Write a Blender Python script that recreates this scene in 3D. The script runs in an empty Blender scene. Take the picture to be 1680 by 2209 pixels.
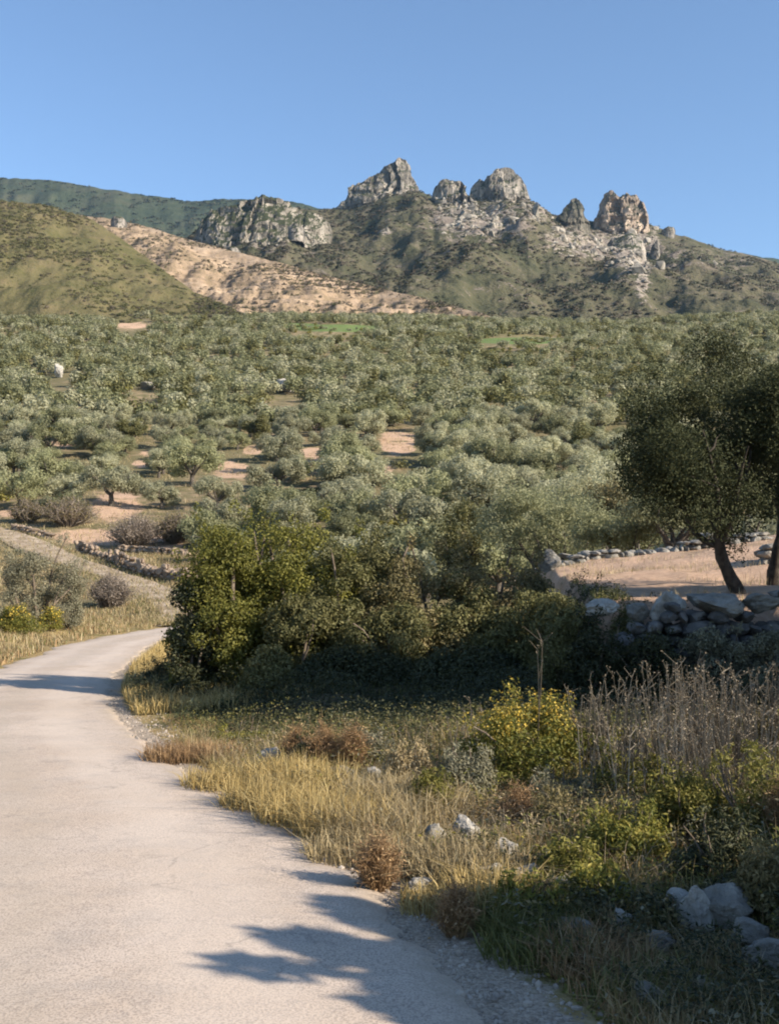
import bpy, math
import numpy as np
from mathutils import Vector

C = bpy.context.scene.collection
PI = math.pi
R = math.radians

# ------------------------------------------------------------------ numpy noise
def _hash(ix, iy, iz, seed):
    h = (ix.astype(np.int64) * 374761393 + iy.astype(np.int64) * 668265263 + iz.astype(np.int64) * 2147483647 + seed * 974711) & 0xFFFFFFFF
    h = ((h ^ (h >> 13)) * 1274126177) & 0xFFFFFFFF
    h = ((h ^ (h >> 16)) * 2246822519) & 0xFFFFFFFF
    return ((h ^ (h >> 15)) & 0xFFFFFF) / float(0xFFFFFF)

def vnoise(x, y, z=0.0, seed=0):
    x = np.asarray(x, float); y = np.asarray(y, float); z = np.zeros_like(x) + z
    ix, iy, iz = np.floor(x), np.floor(y), np.floor(z)
    fx, fy, fz = x - ix, y - iy, z - iz
    ux, uy, uz = [f * f * f * (f * (f * 6 - 15) + 10) for f in (fx, fy, fz)]
    r = 0
    for dx in (0, 1):
        for dy in (0, 1):
            for dz in (0, 1):
                w = (ux if dx else 1 - ux) * (uy if dy else 1 - uy) * (uz if dz else 1 - uz)
                r = r + w * _hash(ix + dx, iy + dy, iz + dz, seed)
    return r * 2 - 1

def fbm(x, y, z=0.0, seed=0, octv=4, lac=2.03, gain=0.5):
    a, f, s = 1.0, 1.0, 0.0
    for k in range(octv):
        s = s + a * vnoise(np.asarray(x) * f, np.asarray(y) * f, np.asarray(z) * f, seed + k * 17)
        a *= gain; f *= lac
    return s

def sm(t):
    t = np.clip(t, 0, 1)
    return t * t * (3 - 2 * t)

# ------------------------------------------------------------------ camera frame (photo measured on a 1680 x 2209 sheet)
W, Hh, F = 1680.0, 2209.0, 2368.0
HOR = 1200.0
CAM = np.array([0.0, 0.0, 1.6])
PITCH = math.atan((HOR - Hh / 2) / F)

def ray(px, py):
    u, v = (px - W / 2) / F, (Hh / 2 - py) / F
    d = np.array([u, math.cos(PITCH) - v * math.sin(PITCH), math.sin(PITCH) + v * math.cos(PITCH)])
    return d / d[1]

def proj(x, y, z):
    dx, dy, dz = x - CAM[0], y - CAM[1], z - CAM[2]
    f = dy * math.cos(PITCH) + dz * math.sin(PITCH)
    u = -dy * math.sin(PITCH) + dz * math.cos(PITCH)
    return W / 2 + F * dx / f, Hh / 2 - F * u / f

def at(px, py, d):
    r = ray(px, py)
    return CAM + r * d

# ------------------------------------------------------------------ terrain
_py = np.array([-60, -20, 0, 46, 52, 62, 76, 95, 125, 165, 235, 340, 430, 520, 700, 6000.])
_pz = np.array([2.0, 0.6, 0, -1.38, -1.30, -0.35, 1.7, 5.4, 11.9, 22.3, 41.1, 70.4, 94.0, 108, 118, 122.])
_ty = np.linspace(-60, 900, 9601)
_tz = np.interp(_ty, _py, _pz)
_k = np.exp(-np.linspace(-2.2, 2.2, 61) ** 2); _k /= _k.sum()
_tz = np.convolve(np.pad(_tz, 30, mode='edge'), _k, mode='valid')
def h0(y):
    return np.interp(y, _ty, _tz)

_ry = np.array([-8, 0, 4.04, 5.27, 6.66, 8.08, 10, 12.26, 14.6, 17.3, 22.4, 33, 40, 46, 52, 58])
_rx = np.array([3.3, 1.6, .46, .10, -.27, -.82, -1.82, -2.74, -3.58, -4.35, -5.4, -6.95, -6.95, -6.2, -4.2, -1.0])
_ly = np.array([-8, 0, 4, 8, 14.6, 22.4, 33, 40, 48, 55, 62])
_lx = np.array([-0.6, -2.2, -3.3, -4.5, -6.7, -7.95, -9.5, -9.75, -9.3, -7.5, -3.2])
def xr(y): return np.interp(y, _ry, _rx)
def xl(y): return np.interp(y, _ly, _lx)

TRACK = np.array([(-8.6, 47.8), (-9.6, 50.5), (-10.6, 55), (-12.2, 60), (-16.5, 67), (-22.5, 75), (-30, 85), (-41, 95), (-55, 104)])
def pl_dist(x, y, pl):
    best = np.full(np.shape(x), 1e9)
    for a, b in zip(pl[:-1], pl[1:]):
        d = b - a; L = (d * d).sum()
        t = np.clip(((x - a[0]) * d[0] + (y - a[1]) * d[1]) / L, 0, 1)
        best = np.minimum(best, np.hypot(x - a[0] - t * d[0], y - a[1] - t * d[1]))
    return best

def terr_edge(y): return 2.3 + 0.08 * (y - 14)
def H(x, y, detail=True):
    x = np.asarray(x, float); y = np.asarray(y, float)
    base = h0(y)
    r = x - xr(y); l = xl(y) - x
    near = 1 - sm((y - 40) / 14)
    off = np.maximum(np.maximum(r, l), 0)
    offm = sm((off - .15) / 0.9) * near + (1 - near)
    z = base + near * (0.28 * sm(r / 4) + 0.75 * sm((l - .3) / 7)) 
    td = pl_dist(x, y, TRACK)
    tm = sm((td - 1.2) / 1.5)
    if detail:
        z = z + offm * tm * (0.07 * fbm(x * 1.1, y * 1.1, seed=3) * sm((60 - y) / 30 + .3) + 0.5 * sm((y - 45) / 40) * fbm(x * .05, y * .05, seed=5))
        z = z + 2.2 * sm((y - 120) / 150) * fbm(x * .013, y * .013, seed=9)
    zt = 1.0 + np.clip((y - 14) / 13, 0, 1.6) * (.45 + .13 * (x - 4.6)) + 0.05 * fbm(x * .8, y * .8, seed=21)
    zt = np.minimum(zt, 3.2)
    m = sm((x - terr_edge(y)) / .5) * sm((y - 14.05) / .35) * (1 - sm((y - 27) / 9))
    m = m * (1 - sm((x - 22) / 15))
    return z * (1 - m) + zt * m

def P(px, py, dmin=2.0, dmax=600):
    r = ray(px, py)
    t = np.geomspace(dmin, dmax, 6000)
    zz = CAM[2] + r[2] * t
    hit = np.nonzero(H(r[0] * t, r[1] * t) > zz)[0]
    k = t[hit[0]] if len(hit) else dmax
    x, y = r[0] * k, r[1] * k
    return float(x), float(y), float(H(x, y))

# ------------------------------------------------------------------ materials
def new_mat(name):
    m = bpy.data.materials.new(name); m.use_nodes = True
    nt = m.node_tree; nt.nodes.clear()
    out = nt.nodes.new('ShaderNodeOutputMaterial')
    return m, nt, out
def nd(nt, t, **kw):
    n = nt.nodes.new(t)
    for k, v in kw.items():
        if k in n.inputs.keys() if isinstance(k, str) else False: n.inputs[k].default_value = v
        else: setattr(n, k, v)
    return n
def ramp(nt, stops, interp='LINEAR'):
    n = nt.nodes.new('ShaderNodeValToRGB'); cr = n.color_ramp; cr.interpolation = interp
    while len(cr.elements) < len(stops): cr.elements.new(.5)
    for e, (p, c) in zip(cr.elements, stops): e.position = p; e.color = (*c, 1)
    return n
def noise(nt, vec, scale, detail=4, rough=.55, dist=0):
    n = nt.nodes.new('ShaderNodeTexNoise'); n.inputs['Scale'].default_value = scale
    n.inputs['Detail'].default_value = detail; n.inputs['Roughness'].default_value = rough
    n.inputs['Distortion'].default_value = dist
    nt.links.new(vec, n.inputs['Vector']); return n
def mix(nt, fac, a, b, blend='MIX'):
    n = nt.nodes.new('ShaderNodeMix'); n.data_type = 'RGBA'; n.blend_type = blend
    for s, v in ((n.inputs[0], fac), (n.inputs[6], a), (n.inputs[7], b)):
        if hasattr(v, 'is_output'): nt.links.new(v, s)
        elif isinstance(v, tuple): s.default_value = (*v, 1)
        else: s.default_value = v
    return n.outputs[2]
def maprange(nt, v, a, b, c=0., d=1.):
    n = nt.nodes.new('ShaderNodeMapRange')
    n.interpolation_type = 'SMOOTHSTEP'
    nt.links.new(v, n.inputs[0])
    for i, q in enumerate((a, b, c, d)): n.inputs[i + 1].default_value = q
    return n.outputs[0]
def math_(nt, op, a, b=0.0):
    n = nt.nodes.new('ShaderNodeMath'); n.operation = op
    for s, v in zip(n.inputs, (a, b)):
        if hasattr(v, 'is_output'): nt.links.new(v, s)
        else: s.default_value = v
    return n.outputs[0]
def attr(nt, name):
    n = nt.nodes.new('ShaderNodeAttribute'); n.attribute_name = name
    return n
def bump(nt, h, strength, dist):
    n = nt.nodes.new('ShaderNodeBump'); n.inputs['Strength'].default_value = strength; n.inputs['Distance'].default_value = dist
    nt.links.new(h, n.inputs['Height']); return n.outputs[0]
def finish(nt, out, col, rough=.9, normal=None, spec=.25):
    b = nt.nodes.new('ShaderNodeBsdfPrincipled')
    if hasattr(col, 'is_output'): nt.links.new(col, b.inputs['Base Color'])
    else: b.inputs['Base Color'].default_value = (*col, 1)
    if hasattr(rough, 'is_output'): nt.links.new(rough, b.inputs['Roughness'])
    else: b.inputs['Roughness'].default_value = rough
    b.inputs['Specular IOR Level'].default_value = spec
    if normal is not None: nt.links.new(normal, b.inputs['Normal'])
    nt.links.new(b.outputs[0], out.inputs[0]); return b

def leaf_mat(name, cols, trans=.3, var=.25, rough=.6):
    """foliage: colour by each leaf's own random number and by the plant's own random number"""
    m, nt, out = new_mat(name)
    a = attr(nt, 'rnd')
    n = len(cols)
    rp = ramp(nt, [(i / (n - 1) if n > 1 else 0, c) for i, c in enumerate(cols)])
    nt.links.new(a.outputs['Fac'], rp.inputs[0])
    oi = nt.nodes.new('ShaderNodeObjectInfo')
    v = maprange(nt, oi.outputs['Random'], 0, 1, 1 - var, 1 + var)
    col = nt.nodes.new('ShaderNodeVectorMath'); col.operation = 'SCALE'
    nt.links.new(rp.outputs[0], col.inputs[0]); nt.links.new(v, col.inputs['Scale'])
    b = nt.nodes.new('ShaderNodeBsdfPrincipled'); b.inputs['Roughness'].default_value = rough
    b.inputs['Specular IOR Level'].default_value = .3
    nt.links.new(col.outputs[0], b.inputs['Base Color'])
    t = nt.nodes.new('ShaderNodeBsdfTranslucent'); nt.links.new(col.outputs[0], t.inputs[0])
    ms = nt.nodes.new('ShaderNodeMixShader'); ms.inputs[0].default_value = trans
    nt.links.new(b.outputs[0], ms.inputs[1]); nt.links.new(t.outputs[0], ms.inputs[2])
    nt.links.new(ms.outputs[0], out.inputs[0])
    return m

def rock_mat(name, cols, scale=.25, dark=(.05, .05, .05), bumpd=.5, crack=1.0, coords='Object'):
    m, nt, out = new_mat(name)
    tc = nt.nodes.new('ShaderNodeTexCoord'); v = tc.outputs[coords]
    n1 = noise(nt, v, scale, 6, .62, .4)
    rp = ramp(nt, [(.3 + .4 * i / (len(cols) - 1), c) for i, c in enumerate(cols)])
    nt.links.new(n1.outputs[0], rp.inputs[0])
    n2 = noise(nt, v, scale * 4.5, 5, .65)
    col = mix(nt, maprange(nt, n2.outputs[0], .55, .75, 0, .6 * crack), rp.outputs[0], dark)
    n3 = noise(nt, v, scale * 14, 4, .6)
    hsum = math_(nt, 'ADD', math_(nt, 'MULTIPLY', n2.outputs[0], 1.), math_(nt, 'MULTIPLY', n3.outputs[0], .35))
    finish(nt, out, col, .95, bump(nt, hsum, .8, bumpd), .15)
    return m

def flat_mat(name, c1, c2, scale, rough=.9, bumpd=.0, coords='Object'):
    m, nt, out = new_mat(name)
    tc = nt.nodes.new('ShaderNodeTexCoord')
    n = noise(nt, tc.outputs[coords], scale, 5, .6)
    col = mix(nt, maprange(nt, n.outputs[0], .35, .65), c1, c2)
    finish(nt, out, col, rough, bump(nt, n.outputs[0], .7, bumpd) if bumpd else None, .15)
    return m

# ------------------------------------------------------------------ mesh helpers
def make_mesh(name, V, Fq, mats, attrs=None, smooth=False, mat_idx=None, tris=None):
    me = bpy.data.meshes.new(name)
    V = np.asarray(V, np.float32)
    nq = 0 if Fq is None else len(Fq)
    nt_ = 0 if tris is None else len(tris)
    me.vertices.add(len(V)); me.vertices.foreach_set('co', V.ravel())
    li = []
    if nq: li.append(np.asarray(Fq, np.int32).ravel())
    if nt_: li.append(np.asarray(tris, np.int32).ravel())
    li = np.concatenate(li)
    me.loops.add(len(li)); me.loops.foreach_set('vertex_index', li)
    me.polygons.add(nq + nt_)
    st = np.concatenate([np.arange(nq) * 4, nq * 4 + np.arange(nt_) * 3]).astype(np.int32)
    me.polygons.foreach_set('loop_start', st)
    me.polygons.foreach_set('loop_total', np.concatenate([np.full(nq, 4), np.full(nt_, 3)]).astype(np.int32))
    for m in (mats if isinstance(mats, (list, tuple)) else [mats]): me.materials.append(m)
    if mat_idx is not None: me.polygons.foreach_set('material_index', np.asarray(mat_idx, np.int32))
    me.update(calc_edges=True); me.validate()
    for k, a in (attrs or {}).items():
        at_ = me.attributes.new(k, 'FLOAT', 'POINT'); at_.data.foreach_set('value', np.asarray(a, np.float32))
    me.polygons.foreach_set('use_smooth', np.full(len(me.polygons), bool(smooth)))
    return me

def link(name, me, loc=(0, 0, 0), parent=None, rz=0):
    o = bpy.data.objects.new(name, me); C.objects.link(o)
    o.location = loc; o.rotation_euler = (0, 0, rz)
    if parent: o.parent = parent
    return o

def tag(o, label=None, cat=None, group=None, kind=None):
    if label: o['label'] = label
    if cat: o['category'] = cat
    if group: o['group'] = group
    if kind: o['kind'] = kind
    return o

def copy_tree(o, loc, rz, sc, label, group=None):
    c = o.copy(); C.objects.link(c)
    c.location = loc; c.rotation_euler = (0, 0, rz); c.scale = sc
    c['label'] = label
    if group: c['group'] = group
    for ch in list(o.children):
        d = ch.copy(); C.objects.link(d); d.parent = c
    return c

def grid_faces(nr, nc, off=0):
    i = np.arange(nr - 1)[:, None] * nc + np.arange(nc - 1)[None, :]
    return np.stack([i, i + 1, i + nc + 1, i + nc], -1).reshape(-1, 4) + off

class MB:
    """collects pieces into one mesh"""
    def __init__(s): s.V = []; s.Q = []; s.T = []; s.r = []; s.n = 0; s.mq = []; s.mt = []
    def add(s, V, Q=None, T=None, rnd=0.5, mi=0):
        V = np.asarray(V, float)
        s.V.append(V)
        if Q is not None and len(Q): s.Q.append(np.asarray(Q) + s.n); s.mq.append(np.full(len(Q), mi))
        if T is not None and len(T): s.T.append(np.asarray(T) + s.n); s.mt.append(np.full(len(T), mi))
        s.r.append(np.broadcast_to(rnd, (len(V),))); s.n += len(V)
    def mesh(s, name, mats, smooth=False):
        Q = np.concatenate(s.Q) if s.Q else None; T = np.concatenate(s.T) if s.T else None
        mi = np.concatenate((s.mq or [np.zeros(0)]) + (s.mt or [np.zeros(0)])) if isinstance(mats, (list, tuple)) else None
        return make_mesh(name, np.concatenate(s.V), Q, mats, {'rnd': np.concatenate(s.r)}, smooth, mi, T)

def leaves(mb, pts, nrm, rng, L, Wd, droop=.0, spread=.7, rnd=None, mi=0, up=.35):
    """rhombic leaves, one quad each, folded slightly along the middle"""
    n = len(pts)
    N = nrm + rng.normal(0, spread, (n, 3)); N[:, 2] += up
    N /= np.linalg.norm(N, axis=1)[:, None] + 1e-9
    T = rng.normal(0, 1, (n, 3)); T[:, 2] -= droop
    T -= (T * N).sum(1)[:, None] * N; T /= np.linalg.norm(T, axis=1)[:, None] + 1e-9
    B = np.cross(N, T)
    l = (L * rng.uniform(.65, 1.3, n))[:, None]; w = (Wd * rng.uniform(.7, 1.3, n))[:, None]
    a = pts - T * l * .5; c = pts + T * l * .5
    b = pts + B * w * .5 + N * w * .15; d = pts - B * w * .5 + N * w * .15
    V = np.stack([a, b, c, d], 1).reshape(-1, 3)
    Q = np.arange(4 * n).reshape(-1, 4)
    r = rng.uniform(0, 1, n) if rnd is None else rnd
    mb.add(V, Q, rnd=np.repeat(r, 4), mi=mi)

def blades(mb, base, rng, h, w, lean=.35, rnd=None, segs=2):
    """thin grass blades: a tapered bent strip"""
    n = len(base)
    az = rng.uniform(0, 2 * PI, n); hh = h * rng.uniform(.5, 1.3, n) if np.isscalar(h) else h
    ww = w * rng.uniform(.6, 1.4, n)
    le = np.abs(rng.normal(0, lean, n))
    dr = np.stack([np.cos(az), np.sin(az), np.zeros(n)], 1)
    sd = np.stack([-np.sin(az), np.cos(az), np.zeros(n)], 1)
    tw = rng.uniform(0, PI, n); sd = sd * np.cos(tw)[:, None] + dr * np.sin(tw)[:, None]
    up = np.array([0, 0, 1.])
    p0 = base; p1 = base + up * (hh * .55)[:, None] + dr * (hh * le * .3)[:, None]
    p2 = base + up * (hh * (1 - .25 * np.minimum(le, 1)))[:, None] + dr * (hh * le)[:, None]
    wq = ww[:, None]
    V = np.stack([p0 - sd * wq * .5, p0 + sd * wq * .5, p1 + sd * wq * .4, p1 - sd * wq * .4, p2], 1).reshape(-1, 3)
    k = np.arange(n)[:, None] * 5
    Q = k + np.array([[0, 1, 2, 3]]); T = k + np.array([[3, 2, 4]])
    r = rng.uniform(0, 1, n) if rnd is None else rnd
    mb.add(V, Q, T, rnd=np.repeat(r, 5))

def tube(mb, pts, rad, sides=7, rng=None, rough=.0, mi=0, rnd=.5):
    pts = np.asarray(pts, float); n = len(pts)
    rad = np.broadcast_to(rad, (n,))
    t = np.gradient(pts, axis=0); t /= np.linalg.norm(t, axis=1)[:, None] + 1e-9
    ref = np.array([.31, .95, .05])
    a = np.cross(t, ref); a /= np.linalg.norm(a, axis=1)[:, None] + 1e-9
    b = np.cross(t, a)
    ang = np.arange(sides) / sides * 2 * PI
    rr = rad[:, None] * (1 + (rng.normal(0, rough, (n, sides)) if rng is not None and rough else 0))
    V = pts[:, None, :] + (a[:, None, :] * np.cos(ang)[None, :, None] + b[:, None, :] * np.sin(ang)[None, :, None]) * rr[..., None]
    V = V.reshape(-1, 3)
    i = np.arange(n - 1)[:, None] * sides; j = np.arange(sides)[None, :]; j2 = (j + 1) % sides
    Q = np.stack([i + j, i + j2, i + sides + j2, i + sides + j], -1).reshape(-1, 4)
    mb.add(V, Q, rnd=rnd, mi=mi)

def curve_pts(p0, p1, rng, bend=.15, n=7):
    p0, p1 = np.array(p0, float), np.array(p1, float)
    L = np.linalg.norm(p1 - p0)
    t = np.linspace(0, 1, n)[:, None]
    c = rng.normal(0, bend * L, 3); c2 = rng.normal(0, bend * L * .4, 3)
    return p0 + (p1 - p0) * t + c * (t * (1 - t) * 2) + c2 * np.sin(t * PI * 2) * .5

def clump_pts(rng, clumps, n, shell=.55, gap=0.0, seed=0, gscale=2.0):
    """points spread through leaf clumps (cx,cy,cz,r, squash)"""
    c = np.asarray(clumps); w = c[:, 3] ** 2; w = w / w.sum()
    k = rng.choice(len(c), n, p=w)
    d = rng.normal(0, 1, (n, 3)); d /= np.linalg.norm(d, axis=1)[:, None]
    rad = 1 - shell * rng.uniform(0, 1, n) ** 1.6
    out = rng.uniform(0, 1, n) < .07
    rad = np.where(out, rad * rng.uniform(1.05, 1.35, n), rad)
    p = c[k, :3] + d * (c[k, 3] * rad)[:, None] * np.stack([np.ones(n), np.ones(n), c[k, 4]], 1)
    if gap > 0:
        keep = vnoise(p[:, 0] * gscale, p[:, 1] * gscale, p[:, 2] * gscale, seed) > -1 + 2 * gap * .8
        p, d, k = p[keep], d[keep], k[keep]
    return p, d, k

def dome_clumps(rng, n, rx, ry, h, r0, r1, zlow=.12, power=1.0, inner=.25):
    """clumps over an upright dome: centre on ground, top at h"""
    out = []
    for i in range(n):
        az = rng.uniform(0, 2 * PI); el = math.asin(rng.uniform(0, 1) ** power)
        q = 1 - inner * rng.uniform(0, 1) if rng.uniform() > .2 else rng.uniform(.2, .75)
        r = rng.uniform(r0, r1)
        x = math.cos(az) * math.cos(el) * (rx - r * .6) * q; y = math.sin(az) * math.cos(el) * (ry - r * .6) * q
        z = zlow * h + math.sin(el) * (h * (1 - zlow) - r * .7) * q * rng.uniform(.85, 1.05)
        out.append((x, y, max(z, r * .5), r, rng.uniform(.65, .95)))
    return out

def crown_clumps(rng, n, rx, ry, z0, z1, r0, r1, lobes=0):
    out = []
    if lobes:      # an open crown: a few unequal heads on their own limbs
        a0 = rng.uniform(0, 2 * PI)
        for k in range(lobes):
            a = a0 + 2 * PI * k / lobes + rng.normal(0, .35); q = rng.uniform(.35, .62); f = rng.uniform(.42, .66)
            zt = z1 - (z1 - z0) * rng.uniform(0, .32); zb = z0 + (z1 - z0) * rng.uniform(0, .30)
            for c in crown_clumps(rng, max(6, int(n / lobes * 1.05)), rx * f, ry * f, zb, zt, r0 * .85, r1 * .85):
                out.append((c[0] + math.cos(a) * rx * q, c[1] + math.sin(a) * ry * q) + tuple(c[2:]))
        return out
    zc, rz = (z0 + z1) / 2, (z1 - z0) / 2
    for i in range(n):
        d = rng.normal(0, 1, 3); d /= np.linalg.norm(d)
        q = rng.uniform(.72, 1.02) if rng.uniform() > .22 else rng.uniform(.1, .7)
        r = rng.uniform(r0, r1)
        out.append((d[0] * (rx - r * .55) * q, d[1] * (ry - r * .55) * q, zc + d[2] * (rz - r * .5) * q, r, rng.uniform(.6, .95)))
    return out

def ico(sub=2):
    import bmesh
    bm = bmesh.new(); bmesh.ops.create_icosphere(bm, subdivisions=sub, radius=1)
    V = np.array([v.co[:] for v in bm.verts]); T = np.array([[v.index for v in f.verts] for f in bm.faces])
    bm.free(); return V, T
ICO2, ICO3, ICO4 = ico(2), ico(3), ico(4)

def stone_verts(rng, sx, sy, sz, base=ICO3, ang=.38, cuts=13):
    """an angular stone: a ball cut by random planes, then roughened"""
    V = base[0].copy()
    for i in range(cuts):
        n = rng.normal(0, 1, 3); n /= np.linalg.norm(n); d = rng.uniform(.5, .85)
        e = V @ n - d
        V -= np.where(e > 0, e, 0)[:, None] * n * .93
    s = rng.integers(0, 999)
    V *= (1 + .16 * fbm(V[:, 0] * 1.7 + s, V[:, 1] * 1.7, V[:, 2] * 1.7, seed=7, octv=4) + .05 * vnoise(V[:, 0] * 7 + s, V[:, 1] * 7, V[:, 2] * 7, seed=3))[:, None]
    V /= np.abs(V).max(0)
    return V * np.array([sx, sy, sz])

# ================================================================== SUN, SKY, CAMERA
SUN_EL, SUN_ROT = R(27), R(118)
sdir = Vector((math.sin(SUN_ROT) * math.cos(SUN_EL), math.cos(SUN_ROT) * math.cos(SUN_EL), math.sin(SUN_EL)))
sc = bpy.context.scene
w = bpy.data.worlds.new('World'); sc.world = w; w.use_nodes = True
nt = w.node_tree
bg = nt.nodes['Background']
sky = nt.nodes.new('ShaderNodeTexSky'); sky.sky_type = 'NISHITA'; sky.sun_disc = False
sky.sun_elevation = SUN_EL; sky.sun_rotation = SUN_ROT
sky.altitude = 800; sky.air_density = 1.0; sky.dust_density = .2; sky.ozone_density = 3.0
nt.links.new(sky.outputs[0], bg.inputs[0]); bg.inputs[1].default_value = .1
L = bpy.data.lights.new('sun', 'SUN'); L.energy = 5.0; L.angle = R(.53); L.color = (1, .90, .76)
so = bpy.data.objects.new('sun', L); C.objects.link(so)
so.rotation_euler = sdir.to_track_quat('Z', 'Y').to_euler(); so.location = (40, -20, 60)

cam = bpy.data.cameras.new('camera'); co = bpy.data.objects.new('camera', cam); C.objects.link(co)
cam.sensor_fit = 'VERTICAL'; cam.sensor_height = 24; cam.sensor_width = 24; cam.lens = 24 * F / Hh
cam.clip_start = .1; cam.clip_end = 9000
co.location = CAM; co.rotation_euler = (PI / 2 + PITCH, 0, 0)
sc.camera = co
vs = sc.view_settings; vs.view_transform = 'Standard'; vs.look = 'None'; vs.gamma = 1; vs.exposure = 1.12
sc.cycles.filter_width = 2.0
sc.cycles.max_bounces = 6; sc.cycles.diffuse_bounces = 3; sc.cycles.transmission_bounces = 4; sc.cycles.volume_bounces = 0
sc.cycles.transparent_max_bounces = 6

rng = np.random.default_rng(11)

# ================================================================== GROUND
SOIL = [(500, 1012, 55, 24), (672, 985, 42, 26), (856, 955, 48, 34), (818, 1018, 38, 24), (286, 702, 46, 9), (140, 952, 34, 16),
        (250, 1092, 70, 40), (210, 1160, 120, 24), (350, 1175, 60, 26), (545, 970, 26, 12), (330, 975, 34, 12), (60, 1105, 70, 22), (310, 1000, 30, 12)]
GREEN = [(60, 664, 90, 7), (190, 668, 70, 6), (270, 674, 60, 7), (430, 681, 110, 5), (730, 708, 100, 8), (1130, 735, 120, 7), (640, 702, 50, 5)]
def blobs(px, py, L, k=1.0, grow=1.0):
    m = np.zeros(np.shape(px))
    for cx, cy, a, b in L:
        q = np.hypot((px - cx) / (a * grow), (py - cy) / (b * grow))
        m = np.maximum(m, np.clip((1.25 - q) / .5, 0, 1))
    return m

# a polar sheet: fine in the wedge ahead, coarse behind, out to the horizon
azf = np.linspace(R(-34), R(34), 620)
azc = np.concatenate([np.linspace(R(-180), R(-36), 64), azf, np.linspace(R(36), R(180), 64)])
rad = np.concatenate([np.geomspace(.35, 130, 420)[:-1], np.geomspace(130, 520, 150)[:-1], np.geomspace(520, 4200, 36)])
A, RR = np.meshgrid(azc, rad)
gx, gy = np.sin(A) * RR, np.cos(A) * RR
gz = H(gx, gy)
inroad = sm((xr(gy) - gx - .06) / .3) * sm((gx - xl(gy) - .06) / .3) * (1 - sm((gy - 54) / 3)) * sm((gy + 8) / 1)
gz = gz - .06 * inroad - .10 * (1 - sm((pl_dist(gx, gy, TRACK) - 1.5) / .6))
px, py = proj(gx, np.maximum(gy, .5), gz); front = gy > 1
grove = sm((gy - 44) / 14)
soil = .85 * blobs(px, py, SOIL, grow=.85) * front * grove
terr = sm((gx - terr_edge(gy)) / .5) * sm((gy - 14) / .4) * (1 - sm((gy - 29) / 5)) * (gx < 30)
soil = np.maximum(soil, terr)
green = blobs(px, py, GREEN) * front * sm((gy - 250) / 60)
rr = gx - xr(gy); ll = xl(gy) - gx
dry = np.maximum(np.exp(-((rr - .7) / .9) ** 2) * (rr > -.4), (ll > -.3) * (1 - sm((ll - 9) / 6))) * (1 - grove) * (gy > -6)
dust = np.exp(-(np.maximum(rr, 0) / (.14 + .2 * np.exp(-((gy - 5.2) / 2.0) ** 2))) ** 2) * (rr > -1) * (1 - grove)
V = np.stack([gx, gy, gz], -1).reshape(-1, 3)
gm, nt, out = new_mat('earth_and_litter')
tc = nt.nodes.new('ShaderNodeTexCoord'); v = tc.outputs['Object']
n1 = noise(nt, v, .6, 6, .6); n2 = noise(nt, v, 9, 6, .65); n3 = noise(nt, v, 60, 3, .6); nbig = noise(nt, v, .05, 4, .6)
base = mix(nt, maprange(nt, n2.outputs[0], .35, .65), (.075, .058, .035), (.17, .135, .085))
base = mix(nt, maprange(nt, n1.outputs[0], .45, .62, 0, .6), base, (.06, .062, .025))
sl = mix(nt, maprange(nt, n2.outputs[0], .3, .7), (.40, .26, .175), (.52, .36, .25))
sl = mix(nt, maprange(nt, n1.outputs[0], .5, .68, 0, .6), sl, (.24, .17, .10))
dr = mix(nt, maprange(nt, n2.outputs[0], .3, .7), (.26, .175, .075), (.36, .27, .13))
dr = mix(nt, maprange(nt, n1.outputs[0], .5, .65, 0, .75), dr, (.13, .125, .04))
gr = mix(nt, maprange(nt, n1.outputs[0], .4, .6), (.10, .15, .045), (.13, .16, .06))
# the weedy floor of the grove
gf = mix(nt, maprange(nt, n1.outputs[0], .35, .65), (.115, .105, .05), (.26, .195, .12))
gf = mix(nt, maprange(nt, nbig.outputs[0], .45, .6), gf, (.15, .13, .068))
base = mix(nt, attr(nt, 'grove').outputs['Fac'], base, gf)
def edge(nt, a, n, k=.5):   # break a mask's edge up with noise
    s = math_(nt, 'ADD', a, math_(nt, 'MULTIPLY', math_(nt, 'SUBTRACT', n.outputs[0], .5), k * 2))
    return maprange(nt, s, .35, .65)
c = mix(nt, edge(nt, attr(nt, 'dry').outputs['Fac'], n1), base, dr)
nmid = noise(nt, v, .22, 5, .65)
sfac = math_(nt, 'ADD', attr(nt, 'soil').outputs['Fac'], math_(nt, 'ADD', math_(nt, 'MULTIPLY', math_(nt, 'SUBTRACT', nmid.outputs[0], .5), 2.4), math_(nt, 'MULTIPLY', math_(nt, 'SUBTRACT', n1.outputs[0], .5), 1.2)))
c = mix(nt, maprange(nt, sfac, .40, .75), c, sl)
c = mix(nt, edge(nt, attr(nt, 'green').outputs['Fac'], nbig, .3), c, gr)
du = mix(nt, maprange(nt, n3.outputs[0], .35, .65), (.26, .205, .15), (.46, .37, .285))
c = mix(nt, edge(nt, attr(nt, 'dust').outputs['Fac'], n2, .6), c, du)
hh = math_(nt, 'ADD', n2.outputs[0], math_(nt, 'MULTIPLY', n3.outputs[0], .3))
finish(nt, out, c, .97, bump(nt, hh, .9, .05), .1)
g = link('ground', make_mesh('ground', V, grid_faces(len(rad), len(azc)), gm,
         {'soil': soil.ravel(), 'green': green.ravel(), 'dry': dry.ravel(), 'grove': grove.ravel(), 'dust': dust.ravel()}, True))
tag(g, kind='structure')

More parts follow.
